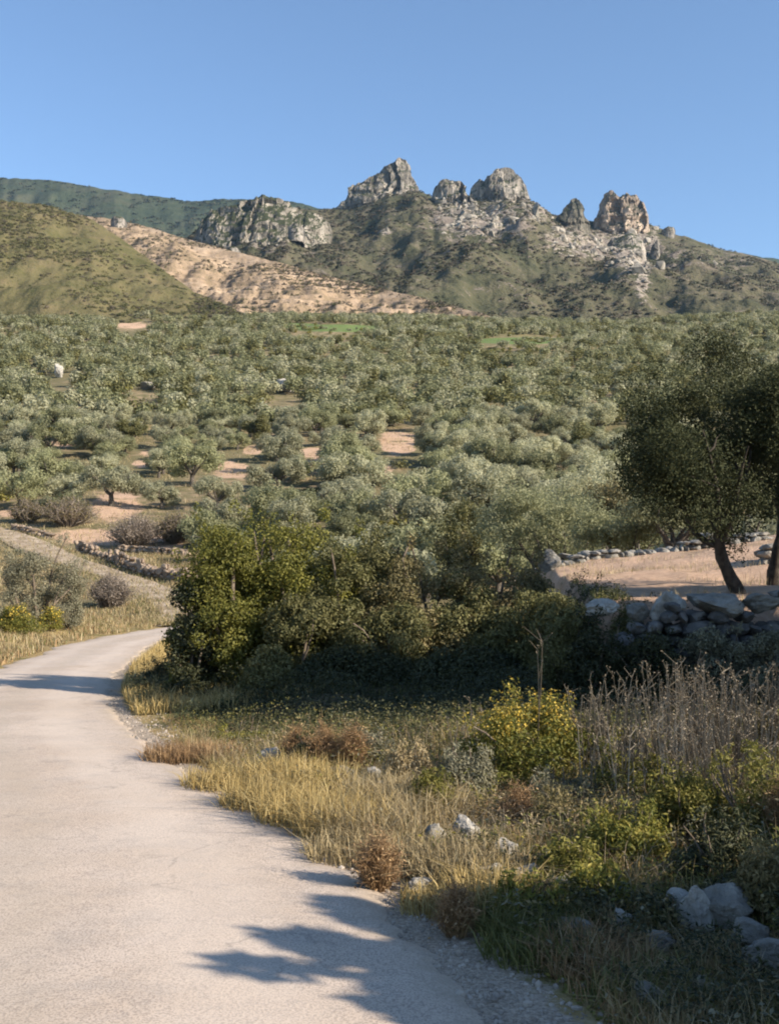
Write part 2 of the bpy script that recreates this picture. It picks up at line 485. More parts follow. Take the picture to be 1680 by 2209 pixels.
# ================================================================== ROAD, TRACK
def catmull(pts, n):
    pts = np.asarray(pts, float); t = np.arange(len(pts)); q = np.linspace(0, len(pts) - 1, n)
    i = np.clip(q.astype(int), 0, len(pts) - 2); f = (q - i)[:, None]
    g_ = lambda k: pts[np.clip(k, 0, len(pts) - 1)]
    a, b, c_, d = g_(i - 1), g_(i), g_(i + 1), g_(i + 2)
    return .5 * (2 * b + (c_ - a) * f + (2 * a - 5 * b + 4 * c_ - d) * f ** 2 + (3 * b - a - 3 * c_ + d) * f ** 3)
ys = np.concatenate([np.linspace(-8, 30, 900), np.linspace(30.3, 57, 120)])
lx, rx = xl(ys), xr(ys)
kk = np.exp(-np.linspace(-2, 2, 61) ** 2); kk /= kk.sum()
smooth = lambda a: np.convolve(np.pad(a, 30, mode='edge'), kk, mode='valid')
lx, rx = smooth(lx), smooth(rx)
nc = 44
u = np.linspace(0, 1, nc)[None]
eL = .10 * fbm(ys * 1.3, ys * 0, seed=31) + .05 * fbm(ys * 5, ys * 0, seed=32)
eR = .05 * fbm(ys * .9, ys * 0, seed=33) + .06 * fbm(ys * 5.5, ys * 0, seed=34, octv=5)
X = (lx + eL)[:, None] * (1 - u) + (rx + eR)[:, None] * u
Y = np.repeat(ys[:, None], nc, 1)
Z = h0(Y) + .012 + .03 * (1 - (2 * u - 1) ** 2) + .008 * fbm(X * .9, Y * .9, seed=12)
Z[:, [0, -1]] -= .05; Z[:, [1, -2]] -= .012
rm, nt, out = new_mat('worn_pale_concrete_asphalt')
tc = nt.nodes.new('ShaderNodeTexCoord'); v = tc.outputs['Object']
a1 = noise(nt, v, .55, 5, .6, .3); a2 = noise(nt, v, 14, 5, .7); a3 = noise(nt, v, 95, 3, .6); a4 = noise(nt, v, 2.6, 4, .6)
vo = nt.nodes.new('ShaderNodeTexVoronoi'); vo.inputs['Scale'].default_value = 55; nt.links.new(v, vo.inputs['Vector'])
c = mix(nt, maprange(nt, a1.outputs[0], .35, .65), (.50, .395, .305), (.56, .46, .375))
c = mix(nt, maprange(nt, a4.outputs[0], .5, .7, 0, .35), c, (.37, .325, .285))
c = mix(nt, maprange(nt, a2.outputs[0], .5, .72, 0, .5), c, (.30, .26, .225))
c = mix(nt, maprange(nt, a3.outputs[0], .45, .62, 0, .72), c, (.25, .20, .165))
c = mix(nt, maprange(nt, vo.outputs['Distance'], .0, .22, .45, 0), c, (.66, .60, .53))
ac = attr(nt, 'across').outputs['Fac']
wob = math_(nt, 'ADD', ac, math_(nt, 'MULTIPLY', math_(nt, 'SUBTRACT', a1.outputs[0], .5), .22))
mid = math_(nt, 'ABSOLUTE', math_(nt, 'SUBTRACT', wob, .5))
trk = math_(nt, 'ABSOLUTE', math_(nt, 'SUBTRACT', mid, .24))          # two worn wheel tracks
c = mix(nt, maprange(nt, trk, .03, .13, .30, 0), c, (.62, .52, .43))
c = mix(nt, maprange(nt, mid, .0, .10, .22, 0), c, (.36, .30, .225))
c = mix(nt, maprange(nt, math_(nt, 'ADD', mid, math_(nt, 'MULTIPLY', math_(nt, 'SUBTRACT', a2.outputs[0], .5), .12)), .40, .50, 0, .75), c, (.36, .285, .205))   # dust swept to the edges
st = noise(nt, v, .9, 4, .7, 1.2)
c = mix(nt, maprange(nt, st.outputs[0], .60, .72, 0, .32), c, (.25, .205, .165))
# hairline cracks
vc = nt.nodes.new('ShaderNodeTexVoronoi'); vc.feature = 'DISTANCE_TO_EDGE'; vc.inputs['Scale'].default_value = .55
wv = nt.nodes.new('ShaderNodeVectorMath'); wv.operation = 'ADD'; nt.links.new(v, wv.inputs[0])
wn = noise(nt, v, 1.5, 4, .6); nt.links.new(wn.outputs[1], wv.inputs[1]); nt.links.new(wv.outputs[0], vc.inputs['Vector'])
ck = math_(nt, 'MULTIPLY', maprange(nt, vc.outputs[0], .002, .012, 1, 0), maprange(nt, a4.outputs[0], .45, .6))
c = mix(nt, math_(nt, 'MULTIPLY', ck, .3), c, (.16, .14, .12))
hh = math_(nt, 'ADD', a3.outputs[0], math_(nt, 'MULTIPLY', a2.outputs[0], .8))
finish(nt, out, c, .93, bump(nt, hh, .5, .004), .2)
o = link('road', make_mesh('road', np.stack([X, Y, Z], -1).reshape(-1, 3), grid_faces(len(ys), nc), rm, {'across': np.repeat(u, len(ys), 0).ravel()}, True)); tag(o, kind='structure')

tp = catmull(TRACK, 160)
tg = np.gradient(tp, axis=0); tg /= np.linalg.norm(tg, axis=1)[:, None]
nn = np.stack([-tg[:, 1], tg[:, 0]], -1)
hw = 1.15 + .34 * fbm(np.arange(160) * .11, np.zeros(160), seed=41)
uu = np.linspace(-1, 1, 14)
Tx = tp[:, 0, None] + nn[:, 0, None] * uu * hw[:, None]; Ty = tp[:, 1, None] + nn[:, 1, None] * uu * hw[:, None]
Tz = H(Tx, Ty, True) + .03 - .08 * (np.abs(uu) > .97)
o = link('path', make_mesh('path', np.stack([Tx, Ty, Tz], -1).reshape(-1, 3), grid_faces(160, 14),
         flat_mat('dirt_track', (.27, .205, .14), (.43, .34, .25), .9, .95, .03), None, True)); tag(o, kind='structure')

# ================================================================== HILLS
def interp_cols(tab, px):
    tab = np.asarray(tab, float)
    return [np.interp(px, tab[:, 0], tab[:, k]) for k in range(1, tab.shape[1])]

def ridge(name, crest, base_d, mat, amp=6, fs=.012, step=4, nrow=90, shape=1.15, seed=1, rockmask=None, back=1.35, zb=None, crestn=1.2, steps=0):
    crest = np.asarray(crest, float)
    pxs = np.arange(crest[0, 0], crest[-1, 0] + 1, step)
    py_, dc = interp_cols(crest, pxs)
    py_ = py_ + crestn * fbm(pxs * .05, pxs * 0, seed=seed + 50, octv=4)
    bd, = interp_cols(base_d, pxs)
    top = np.array([at(a, b, d) for a, b, d in zip(pxs, py_, dc)])
    az = top[:, 0] / top[:, 1]
    t = np.concatenate([np.linspace(0, 1, nrow), np.linspace(1.03, 1.6, 14)])[:, None]
    yy = bd[None] + (dc - bd)[None] * np.minimum(t, 1) + (dc * (back - 1))[None] * np.maximum(t - 1, 0)
    zbase = h0(bd) - 10 if zb is None else zb
    tt = np.minimum(t, 1) ** shape
    zz = zbase[None] + (top[:, 2] - zbase)[None] * tt if np.ndim(zbase) else zbase + (top[:, 2] - zbase)[None] * tt
    zz = zz - (top[:, 2][None] - 60) * np.maximum(t - 1, 0) * 1.3
    xx = az[None] * yy
    env = np.clip((1 - np.minimum(t, 1)) * 5, 0, 1) * np.ones_like(xx)
    # gullies run down the slope, so the noise is stretched along depth
    zz = zz + env * amp * (fbm(xx * fs, yy * fs * .45, seed=seed) + .35 * fbm(xx * fs * 4, yy * fs * 2, seed=seed + 3))
    if steps:
        q_ = zz / steps + .5 * fbm(xx * .012, yy * .012, seed=77); f_ = q_ - np.floor(q_)
        zz = zz + steps * .55 * (sm((f_ - .55) / .3) - f_) * env
    Vv = np.stack([xx, yy, zz], -1)
    ppx, ppy = proj(xx, yy, zz)
    at_ = {'rock': (rockmask(ppx, ppy) if rockmask else np.zeros_like(xx)).ravel(), 'height': np.minimum(t, 1).repeat(len(pxs), 1).ravel()}
    ob = link(name, make_mesh(name, Vv.reshape(-1, 3), grid_faces(len(t), len(pxs)), mat, at_, True))
    tag(ob, kind='structure')
    return Vv, nrow, ob

def hill_mat(name, cols, scale, rockcols=None, dots=None, bumpd=3, fine=4):
    m, nt, out = new_mat(name)
    tc = nt.nodes.new('ShaderNodeTexCoord'); v = tc.outputs['Object']
    n1 = noise(nt, v, scale, 6, .62); n2 = noise(nt, v, scale * fine, 6, .68); n3 = noise(nt, v, scale * fine * 5, 3, .6)
    f = math_(nt, 'ADD', math_(nt, 'MULTIPLY', n1.outputs[0], .55), math_(nt, 'MULTIPLY', n2.outputs[0], .45))
    rp = ramp(nt, [(.36 + .28 * i / (len(cols) - 1), c) for i, c in enumerate(cols)])
    nt.links.new(f, rp.inputs[0]); c = rp.outputs[0]
    if dots:
        c = mix(nt, maprange(nt, n3.outputs[0], .56, .68, 0, dots[1]), c, dots[0])
    if rockcols:
        rc = mix(nt, maprange(nt, n2.outputs[0], .38, .6), rockcols[0], rockcols[1])
        s = math_(nt, 'ADD', attr(nt, 'rock').outputs['Fac'], math_(nt, 'MULTIPLY', math_(nt, 'SUBTRACT', n3.outputs[0], .5), 2.2))
        s = math_(nt, 'ADD', s, math_(nt, 'MULTIPLY', math_(nt, 'SUBTRACT', n2.outputs[0], .5), 3.4))
        c = mix(nt, maprange(nt, s, .45, .62), c, rc)
    hs = math_(nt, 'ADD', n2.outputs[0], math_(nt, 'MULTIPLY', n3.outputs[0], .4))
    finish(nt, out, c, 1.0, bump(nt, hs, .8, bumpd), .05)
    return m

def mrock(px, py):
    m = np.zeros_like(px)
    for cx, cy, a, b, k in [(990, 470, 65, 40, .72), (1080, 470, 60, 36, .65), (1150, 455, 40, 30, .6), (1230, 520, 60, 34, .7), (1290, 530, 50, 34, .7), (1050, 485, 90, 32, .7),
                            (1355, 530, 46, 60, .85), (1385, 590, 18, 56, .85), (1410, 530, 14, 36, .8), (560, 480, 90, 50, .9), (640, 490, 40, 25, .7),
                            (1440, 560, 60, 30, .35), (800, 640, 60, 14, .2), (830, 500, 14, 8, .8), (1560, 560, 80, 20, .3)]:
        q = np.hypot((px - cx) / a, (py - cy) / b)
        m = np.maximum(m, k * np.clip(1.5 - q, 0, 1))
    return m

M_mtn = hill_mat('maquis_mountain', [(.046, .050, .029), (.080, .077, .045), (.106, .094, .06), (.14, .115, .082)], .012, ((.40, .34, .28), (.17, .14, .115)), ((.035, .04, .024), .6), 5, 6)
M_far = hill_mat('far_ridge_scrub', [(.028, .038, .026), (.05, .06, .035), (.07, .07, .045)], .006, None, ((.015, .022, .014), .5), 6, 5)
M_hill = hill_mat('phrygana_hill', [(.078, .075, .032), (.118, .102, .05), (.158, .122, .068)], .03, None, ((.05, .058, .02), .7), 1.6, 5)
M_tan = hill_mat('stony_terraced_slope', [(.15, .115, .07), (.29, .21, .14), (.40, .30, .215)], .045, None, ((.11, .095, .05), .85), 1.2, 5)

far = ridge('far_ridge', [(-900, 430, 2500), (-400, 398, 2500), (0, 383, 2500), (130, 391, 2450), (250, 411, 2400), (400, 433, 2400), (520, 428, 2350), (620, 432, 2350), (700, 452, 2350), (1000, 500, 2300)],
      [(-900, 1500), (1000, 1500)], M_far, amp=40, fs=.004, seed=4, shape=1.0, zb=150, crestn=1.5)
far2 = ridge('distant_hills', [(1380, 560, 2600), (1500, 545, 2600), (1600, 545, 2600), (1650, 556, 2600), (1700, 562, 2600), (1900, 556, 2600), (2600, 600, 2500)],
      [(1380, 1600), (2600, 1600)], M_far, amp=30, fs=.004, seed=6, shape=1.0, zb=150, crestn=1.5)
mtn = ridge('mountain', [(230, 620, 980), (330, 560, 1000), (420, 500, 1020), (450, 468, 1030), (520, 448, 1050), (600, 442, 1060), (690, 453, 1080), (720, 450, 1090), (760, 442, 1100), (830, 424, 1100), (895, 408, 1100),
       (935, 425, 1100), (980, 430, 1100), (1050, 430, 1100), (1140, 430, 1100), (1190, 462, 1090), (1240, 478, 1080), (1290, 476, 1080), (1400, 484, 1080), (1440, 498, 1070),
       (1500, 518, 1060), (1560, 538, 1060), (1640, 556, 1050), (1700, 572, 1050), (1900, 610, 1000), (2300, 690, 900), (2700, 760, 800)],
      [(230, 560), (900, 470), (1700, 440), (2700, 420)], M_mtn, amp=16, fs=.009, seed=8, shape=1.2, rockmask=mrock, nrow=150, step=3, crestn=1.6)
tan = ridge('terraced_slope', [(-200, 420, 900), (150, 462, 860), (250, 474, 840), (330, 492, 800), (420, 521, 760), (560, 556, 700), (750, 606, 620), (900, 641, 560), (1060, 682, 480), (1150, 704, 450)],
      [(-200, 560), (250, 470), (1060, 405), (1150, 400)], M_tan, amp=5, fs=.02, seed=10, shape=1.0, nrow=260, step=3, back=1.1, steps=4.5)
hil = ridge('near_hill', [(-900, 440, 600), (-400, 425, 600), (-100, 428, 590), (0, 432, 590), (100, 443, 585), (200, 473, 575), (260, 513, 565), (340, 573, 540), (420, 630, 500), (490, 662, 455), (540, 690, 430)],
      [(-900, 420), (0, 410), (540, 400)], M_hill, amp=5, fs=.022, seed=12, shape=.85, nrow=110, step=3, back=1.12)

# ---- crags on the crest: each a rock of its own
def crag_mat(name, cols, veg=(.05, .055, .03), vs_=.54):
    m, nt, out = new_mat(name)
    tc = nt.nodes.new('ShaderNodeTexCoord'); v = tc.outputs['Object']
    mp = nt.nodes.new('ShaderNodeMapping'); nt.links.new(v, mp.inputs[0]); mp.inputs['Scale'].default_value = (1, 1, .38)
    n1 = noise(nt, mp.outputs[0], .09, 7, .68, .5); n2 = noise(nt, v, .33, 5, .7); n3 = noise(nt, v, .05, 3, .6)
    rp = ramp(nt, [(.34 + .3 * i / (len(cols) - 1), c) for i, c in enumerate(cols)]); nt.links.new(n1.outputs[0], rp.inputs[0])
    c = mix(nt, maprange(nt, n2.outputs[0], .53, .68, 0, .7), rp.outputs[0], (.085, .075, .065))
    ge = nt.nodes.new('ShaderNodeNewGeometry'); sx = nt.nodes.new('ShaderNodeSeparateXYZ'); nt.links.new(ge.outputs['Normal'], sx.inputs[0])
    s = math_(nt, 'ADD', sx.outputs[2], math_(nt, 'MULTIPLY', math_(nt, 'SUBTRACT', n2.outputs[0], .5), 1.6))
    c = mix(nt, maprange(nt, s, vs_, vs_ + .2), c, veg)
    hs = math_(nt, 'ADD', n1.outputs[0], math_(nt, 'MULTIPLY', n2.outputs[0], .6))
    finish(nt, out, c, .97, bump(nt, hs, 1., 3.5), .1)
    return m
CR = crag_mat('limestone_crag', [(.08, .075, .066), (.16, .145, .125), (.28, .25, .215), (.44, .385, .32)], vs_=.36)
def crag(name, top, bottom, d, thick, label, seed=1, mat=CR, rough=1.0):
    """a limestone crag: steep front, broken top and a back, roughened in all directions"""
    top = np.array(top, float); bottom = np.array(bottom, float)
    n = int((top[-1, 0] - top[0, 0]) / 1.3)
    pxs = np.linspace(top[0, 0], top[-1, 0], n)
    pt = np.interp(pxs, top[:, 0], top[:, 1]); pb = np.interp(pxs, bottom[:, 0], bottom[:, 1]) + (75 if thick > 60 else 32)
    zt = np.array([at(a, b, d)[2] for a, b in zip(pxs, pt)]); zb = np.array([at(a, b, d)[2] for a, b in zip(pxs, pb)])
    xs = np.array([at(a, 450, d)[0] for a in pxs])
    e = np.sin(np.linspace(0, PI, n)) ** .45          # plan outline: thick in the middle, closing at both ends
    rows = []
    for q in np.linspace(0, 1, 26):                    # front face
        rows.append((xs, d - thick * e * (.62 - .34 * q ** 1.5), zb + (zt - zb) * q * .98))
    for q in np.linspace(.12, 1, 10):                  # top
        rows.append((xs, d - thick * e * (.28 - .6 * q), zt - (zt - zb) * (.02 + .06 * q)))
    for q in np.linspace(.15, 1, 10):                  # back face
        rows.append((xs, d + thick * e * (.32 + .3 * q), zt - (zt - zb) * (.08 + .95 * q)))
    G = np.array(rows).transpose(0, 2, 1)
    x, y, z = G[..., 0], G[..., 1], G[..., 2]
    # fractures: vertical joints and bedding steps
    joint = np.floor(x * .16 + 1.3 * vnoise(x * .05, z * .04, 0, seed) + seed)
    jo = _hash(joint, joint * 0, joint * 0, seed) - .5
    bed = np.floor(z * .22 + .9 * vnoise(x * .06, z * .03, 3, seed + 5))
    bo = _hash(bed, joint * 0 + seed, joint * 0, seed + 9) - .5
    tk = min(thick, 24) * np.sin(np.linspace(0, PI, n))[None] ** .5
    y2 = y + rough * (tk * .48 * jo + tk * .22 * bo + 2.6 * fbm(x * .12, y * .12, z * .12, seed + 1))
    z2 = z + rough * (1.6 * fbm(x * .22, y * .22, z * .22, seed + 2) + 3.6 * jo * np.linspace(0, 1, len(rows))[:, None].clip(0, .5) * 2 * min(1, thick / 20))
    x2 = x + rough * 1.6 * fbm(x * .13, y * .13, z * .13, seed + 3)
    cen = np.array([x2.mean(), d, zb.mean()])
    Vv = np.stack([x2, y2, z2], -1).reshape(-1, 3) - cen
    ob = link(name, make_mesh(name, Vv, grid_faces(len(rows), n), mat, None, False), cen)
    tag(ob, label, 'rock', 'limestone crags on the mountain crest'); return ob

crag('limestone_crag', [(716, 454), (735, 440), (748, 432), (753, 408), (770, 400), (800, 386), (830, 363), (850, 352), (862, 343), (878, 346), (886, 372), (893, 392), (906, 408)],
     [(716, 452), (760, 446), (830, 420), (906, 410)], 1092, 26, 'wedge shaped pale crag rising to the highest point of the skyline', 2, rough=.8)
crag('limestone_crag', [(922, 486), (930, 430), (938, 406), (948, 396), (962, 390), (985, 396), (998, 406), (1008, 422), (1022, 436), (1040, 462), (1058, 486)],
     [(922, 488), (960, 500), (1058, 490)], 1040, 44, 'broken grey crag with patchy face just right of the grassy saddle', 3, rough=.9)
crag('limestone_crag', [(1004, 436), (1018, 404), (1032, 390), (1044, 398), (1052, 382), (1070, 369), (1085, 366), (1108, 371), (1122, 386), (1134, 408), (1142, 436)],
     [(1004, 440), (1060, 452), (1142, 446)], 1085, 34, 'rounded double topped crag with a sunlit cream base in the middle of the crest', 5, rough=.9)
VGC = crag_mat('scrubby_cliff', [(.09, .085, .07), (.18, .16, .13), (.30, .265, .22), (.46, .41, .34)], vs_=.24)
DKC = crag_mat('shaded_crag', [(.06, .062, .05), (.10, .095, .075), (.22, .19, .15)])  # the pinnacle's own shadow put into its rock colour; dark ledge shares it
WMC = crag_mat('warm_crag', [(.09, .08, .07), (.20, .165, .135), (.36, .28, .215), (.50, .40, .31)], vs_=.42)
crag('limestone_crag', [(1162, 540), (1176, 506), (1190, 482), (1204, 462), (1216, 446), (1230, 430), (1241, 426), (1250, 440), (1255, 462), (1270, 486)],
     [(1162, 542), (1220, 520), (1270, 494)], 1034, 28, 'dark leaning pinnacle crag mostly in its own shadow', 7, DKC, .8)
crag('limestone_crag', [(1278, 482), (1292, 452), (1302, 420), (1318, 417), (1334, 427), (1350, 420), (1372, 427), (1386, 440), (1395, 462), (1399, 500)],
     [(1278, 490), (1340, 500), (1399, 506)], 1058, 30, 'blocky crag with an orange sunlit right end near the right of the crest', 9, WMC, .9)
crag('limestone_cliff', [(408, 540), (428, 510), (442, 482), (462, 464), (520, 458), (552, 450), (574, 441), (600, 444), (622, 450), (640, 470), (668, 466), (694, 474), (716, 490)],
     [(412, 536), (470, 545), (520, 555), (580, 535), (640, 505), (716, 484)], 925, 90, 'broad low cliff of mottled white and grey rock left of the peaks', 11, VGC, .8)
for k_, (a, b, w_, h_, d_, lab) in enumerate([(1095, 488, 80, 46, 1000, 'pale outcrop under the double topped crag'), (1120, 470, 40, 30, 1030, 'small cream outcrop at the right foot of the double topped crag'), (1030, 505, 90, 46, 975, 'grey outcrop under the broken grey crag'),
        (1160, 482, 40, 24, 1020, 'flat outcrop between the double topped crag and the dark pinnacle'), (1222, 545, 110, 40, 960, 'light outcrop below the dark pinnacle'), (1275, 538, 36, 34, 960, 'pale outcrop below the gap right of the pinnacle'),
        (1345, 545, 90, 44, 965, 'light outcrop under the blocky crag'), (1412, 545, 22, 34, 985, 'narrow pinkish outcrop right of the blocky crag'), (1440, 498, 30, 8, 1050, 'little ledge on the skyline right of the blocky crag'),
        (830, 502, 26, 16, 960, 'lone white boulder on the grassy slope below the wedge crag'), (640, 496, 36, 14, 850, 'white outcrop at the right foot of the low cliff'), (500, 545, 40, 14, 800, 'grey outcrop under the low cliff'),
        (258, 478, 34, 10, 800, 'small white outcrop at the top of the terraced slope'), (890, 480, 60, 24, 985, 'dark ledge on the slope left of the broken grey crag')]):
    hw_ = w_ / 2; rr_ = np.random.default_rng(900 + k_).uniform(.6, 1.05, 5)
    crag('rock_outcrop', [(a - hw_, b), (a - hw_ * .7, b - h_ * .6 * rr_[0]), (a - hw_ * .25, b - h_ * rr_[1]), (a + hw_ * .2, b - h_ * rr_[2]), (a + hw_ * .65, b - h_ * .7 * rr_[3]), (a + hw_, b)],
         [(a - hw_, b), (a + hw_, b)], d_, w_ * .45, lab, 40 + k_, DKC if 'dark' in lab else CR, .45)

# ================================================================== PLANT MAKERS
BARK = flat_mat('grey_brown_bark', (.055, .045, .035), (.13, .11, .09), 9, .95, .03)
BARKD = flat_mat('dark_bark', (.03, .025, .02), (.07, .058, .045), 9, .95, .03)
TWIG = flat_mat('dry_twig', (.10, .075, .055), (.20, .16, .12), 14, .95, .01)

OLIVE = leaf_mat('olive_leaf_silver', [(.29, .28, .165), (.375, .36, .22), (.455, .44, .29)], .45, .2)
OLIVE2 = leaf_mat('olive_leaf_green', [(.205, .21, .102), (.275, .273, .142), (.345, .338, .19)], .45, .22)
OLIVED = leaf_mat('olive_leaf_shaded', [(.034, .039, .016), (.05, .056, .022), (.072, .074, .031)], .22, .1, .9)  # olive leaf with the shade of the right-hand trees put into its colour
MASTIC = leaf_mat('mastic_leaf', [(.08, .085, .016), (.155, .15, .027), (.25, .225, .048)], .34, .12)
MASTICG = leaf_mat('mastic_leaf_grey', [(.075, .077, .026), (.135, .127, .046), (.215, .195, .078)], .34, .12)
MASTICB = leaf_mat('mastic_leaf_brown', [(.09, .08, .032), (.18, .148, .062), (.29, .23, .11)], .34, .12)
MASTICD = leaf_mat('mastic_leaf_shaded', [(.022, .028, .012), (.045, .05, .02), (.085, .082, .033)], .25, .12)  # mastic leaf with shade put into its colour, for plants in the dark places
SAGE = leaf_mat('sage_leaf', [(.13, .125, .075), (.20, .185, .115), (.28, .26, .175)], .25, .12)
YGREEN = leaf_mat('spurge_leaf', [(.085, .10, .018), (.17, .165, .03), (.30, .24, .045)], .3, .1)
YELLOW = leaf_mat('yellow_flower', [(.42, .27, .03), (.52, .36, .05), (.55, .42, .10)], .25, .08)
GREENW = leaf_mat('weed_leaf', [(.09, .095, .018), (.19, .175, .036), (.31, .26, .07)], .36, .12)
PURPLE = leaf_mat('bare_purplish_twig', [(.17, .135, .10), (.26, .21, .165), (.35, .29, .235)], .3, .12)
REDBR = leaf_mat('rusty_dry_leaf', [(.17, .10, .048), (.31, .19, .09), (.45, .30, .155)], .25, .1)
STRAW = leaf_mat('straw', [(.19, .145, .075), (.33, .25, .125), (.47, .385, .23)], .25, .1)
GOLD = leaf_mat('golden_dry_grass', [(.22, .15, .05), (.38, .275, .105), (.50, .39, .18)], .25, .1)
GGREEN = leaf_mat('verge_grass_green', [(.075, .085, .02), (.15, .15, .045), (.25, .22, .08)], .3, .1)
GREYST = leaf_mat('grey_dry_stalk', [(.15, .118, .08), (.27, .215, .145), (.38, .315, .225)], .2, .1)

def trunk_mesh(rng, h, r, forks, spread, ztop, lean=(0, 0), nb=5, mat=BARK, sides=8):
    mb = MB()
    p = curve_pts((0, 0, -.15), (lean[0], lean[1], h), rng, .10, 9)
    tube(mb, p, np.linspace(r * 1.35, r * .85, 9), sides, rng, .10)
    for k in range(nb):
        a = 2 * PI * (k + rng.uniform(-.3, .3)) / nb
        q = curve_pts(p[-1 - (k % 2)], (lean[0] + math.cos(a) * spread * rng.uniform(.5, 1), lean[1] + math.sin(a) * spread * rng.uniform(.5, 1), ztop * rng.uniform(.8, 1)), rng, .12, 8)
        tube(mb, q, np.linspace(r * .6, r * .10, 8), 6, rng, .06)
        for j in range(forks):
            i0 = rng.integers(3, 7); d = rng.normal(0, 1, 3); d[2] = abs(d[2]) * .7
            e = q[i0] + d / np.linalg.norm(d) * spread * rng.uniform(.35, .6)
            tube(mb, curve_pts(q[i0], e, rng, .12, 5), np.linspace(r * .25, r * .05, 5), 5, rng, .05)
    return mb.mesh('trunk', mat, True)

def tree(name, loc, label, cat='tree', group=None, h=4.5, rx=2.3, ry=2.3, z0=1.1, tr=.16, th=1.1, nclump=38, nleaf=6000, L=.2, Wd=.085,
         mat=OLIVE, bark=BARK, seed=0, r0=.45, r1=.85, lean=(0, 0), gap=.25, rz=0, nb=5, spread=.8, lobes=4):
    rg = np.random.default_rng(seed)
    root = bpy.data.objects.new(name, None); C.objects.link(root); root.location = loc; root.rotation_euler = (0, 0, rz)
    tag(root, label, cat, group)
    link('trunk', trunk_mesh(rg, th, tr, 2, rx * .75, (z0 + h) / 2 + .3, lean, nb, bark), (0, 0, 0), root)
    cl = crown_clumps(rg, nclump, rx, ry, z0, h, r0, r1, lobes)
    cl = [(c[0] + lean[0], c[1] + lean[1]) + tuple(c[2:]) for c in cl]
    p, d, k = clump_pts(rg, cl, nleaf, .6, gap, seed, 1.6)
    mb = MB(); tone = rg.uniform(-.18, .18, len(cl))
    leaves(mb, p, d, rg, L, Wd, .3, spread, np.clip(rg.uniform(.1, .9, len(p)) + tone[k], 0, 1))
    link('crown', mb.mesh('crown', mat), (0, 0, 0), root)
    return root

def bush(name, loc, label, cat='shrub', group=None, rx=1., ry=1., h=1.5, nclump=40, nleaf=12000, L=.07, Wd=.035, mat=MASTIC, bark=TWIG, seed=0,
         r0=.2, r1=.4, gap=.2, twigs=10, inner=.25, part='foliage', droop=0., rz=0, power=1.0, zlow=.1, flowers=None, spread=.75, sprigs=0):
    rg = np.random.default_rng(seed + 1000)
    root = bpy.data.objects.new(name, None); C.objects.link(root); root.location = loc; root.rotation_euler = (0, 0, rz)
    tag(root, label, cat, group)
    cl = dome_clumps(rg, nclump, rx, ry, h, r0, r1, zlow, power, inner)
    for i in range(sprigs):   # shoots that stand out of the dome
        a = rg.uniform(0, 2 * PI); q = rg.uniform(.3, .9)
        cl.append((math.cos(a) * rx * q, math.sin(a) * ry * q, h * (1.02 - .45 * q * q) + rg.uniform(0, .12) * h, r0 * .6, 1.6))
    p, d, k = clump_pts(rg, cl, nleaf, .6, gap, seed, 1.2 / max(.3, r1))
    mb = MB(); tone = rg.uniform(-.2, .2, len(cl))
    leaves(mb, p, d, rg, L, Wd, droop, spread, np.clip(rg.uniform(.1, .9, len(p)) + tone[k], 0, 1))
    link(part, mb.mesh(part, mat), (0, 0, 0), root)
    mt = MB()
    for i in range(twigs):
        c = cl[rg.integers(0, len(cl))]
        tube(mt, curve_pts((rg.normal(0, .12) * rx, rg.normal(0, .12) * ry, -.08), c[:3], rg, .12, 6), np.linspace(.022, .006, 6) * max(.5, h), 5, rg, .08)
    link('stems', mt.mesh('stems', bark, True), (0, 0, 0), root)
    if flowers:
        fm, nf, fl, zmin = flowers
        q, dd, kk_ = clump_pts(rg, [(c[0], c[1], c[2] + .02, c[3] * 1.06, c[4]) for c in cl if c[2] > zmin * h], nf, .2, .3, seed + 4, 2.5)
        mf = MB(); leaves(mf, q, dd, rg, fl, fl * .8, 0, .4, up=.8)
        tag(link('bloom', mf.mesh('bloom', fm), (0, 0, 0), root), kind='stuff')
    return root

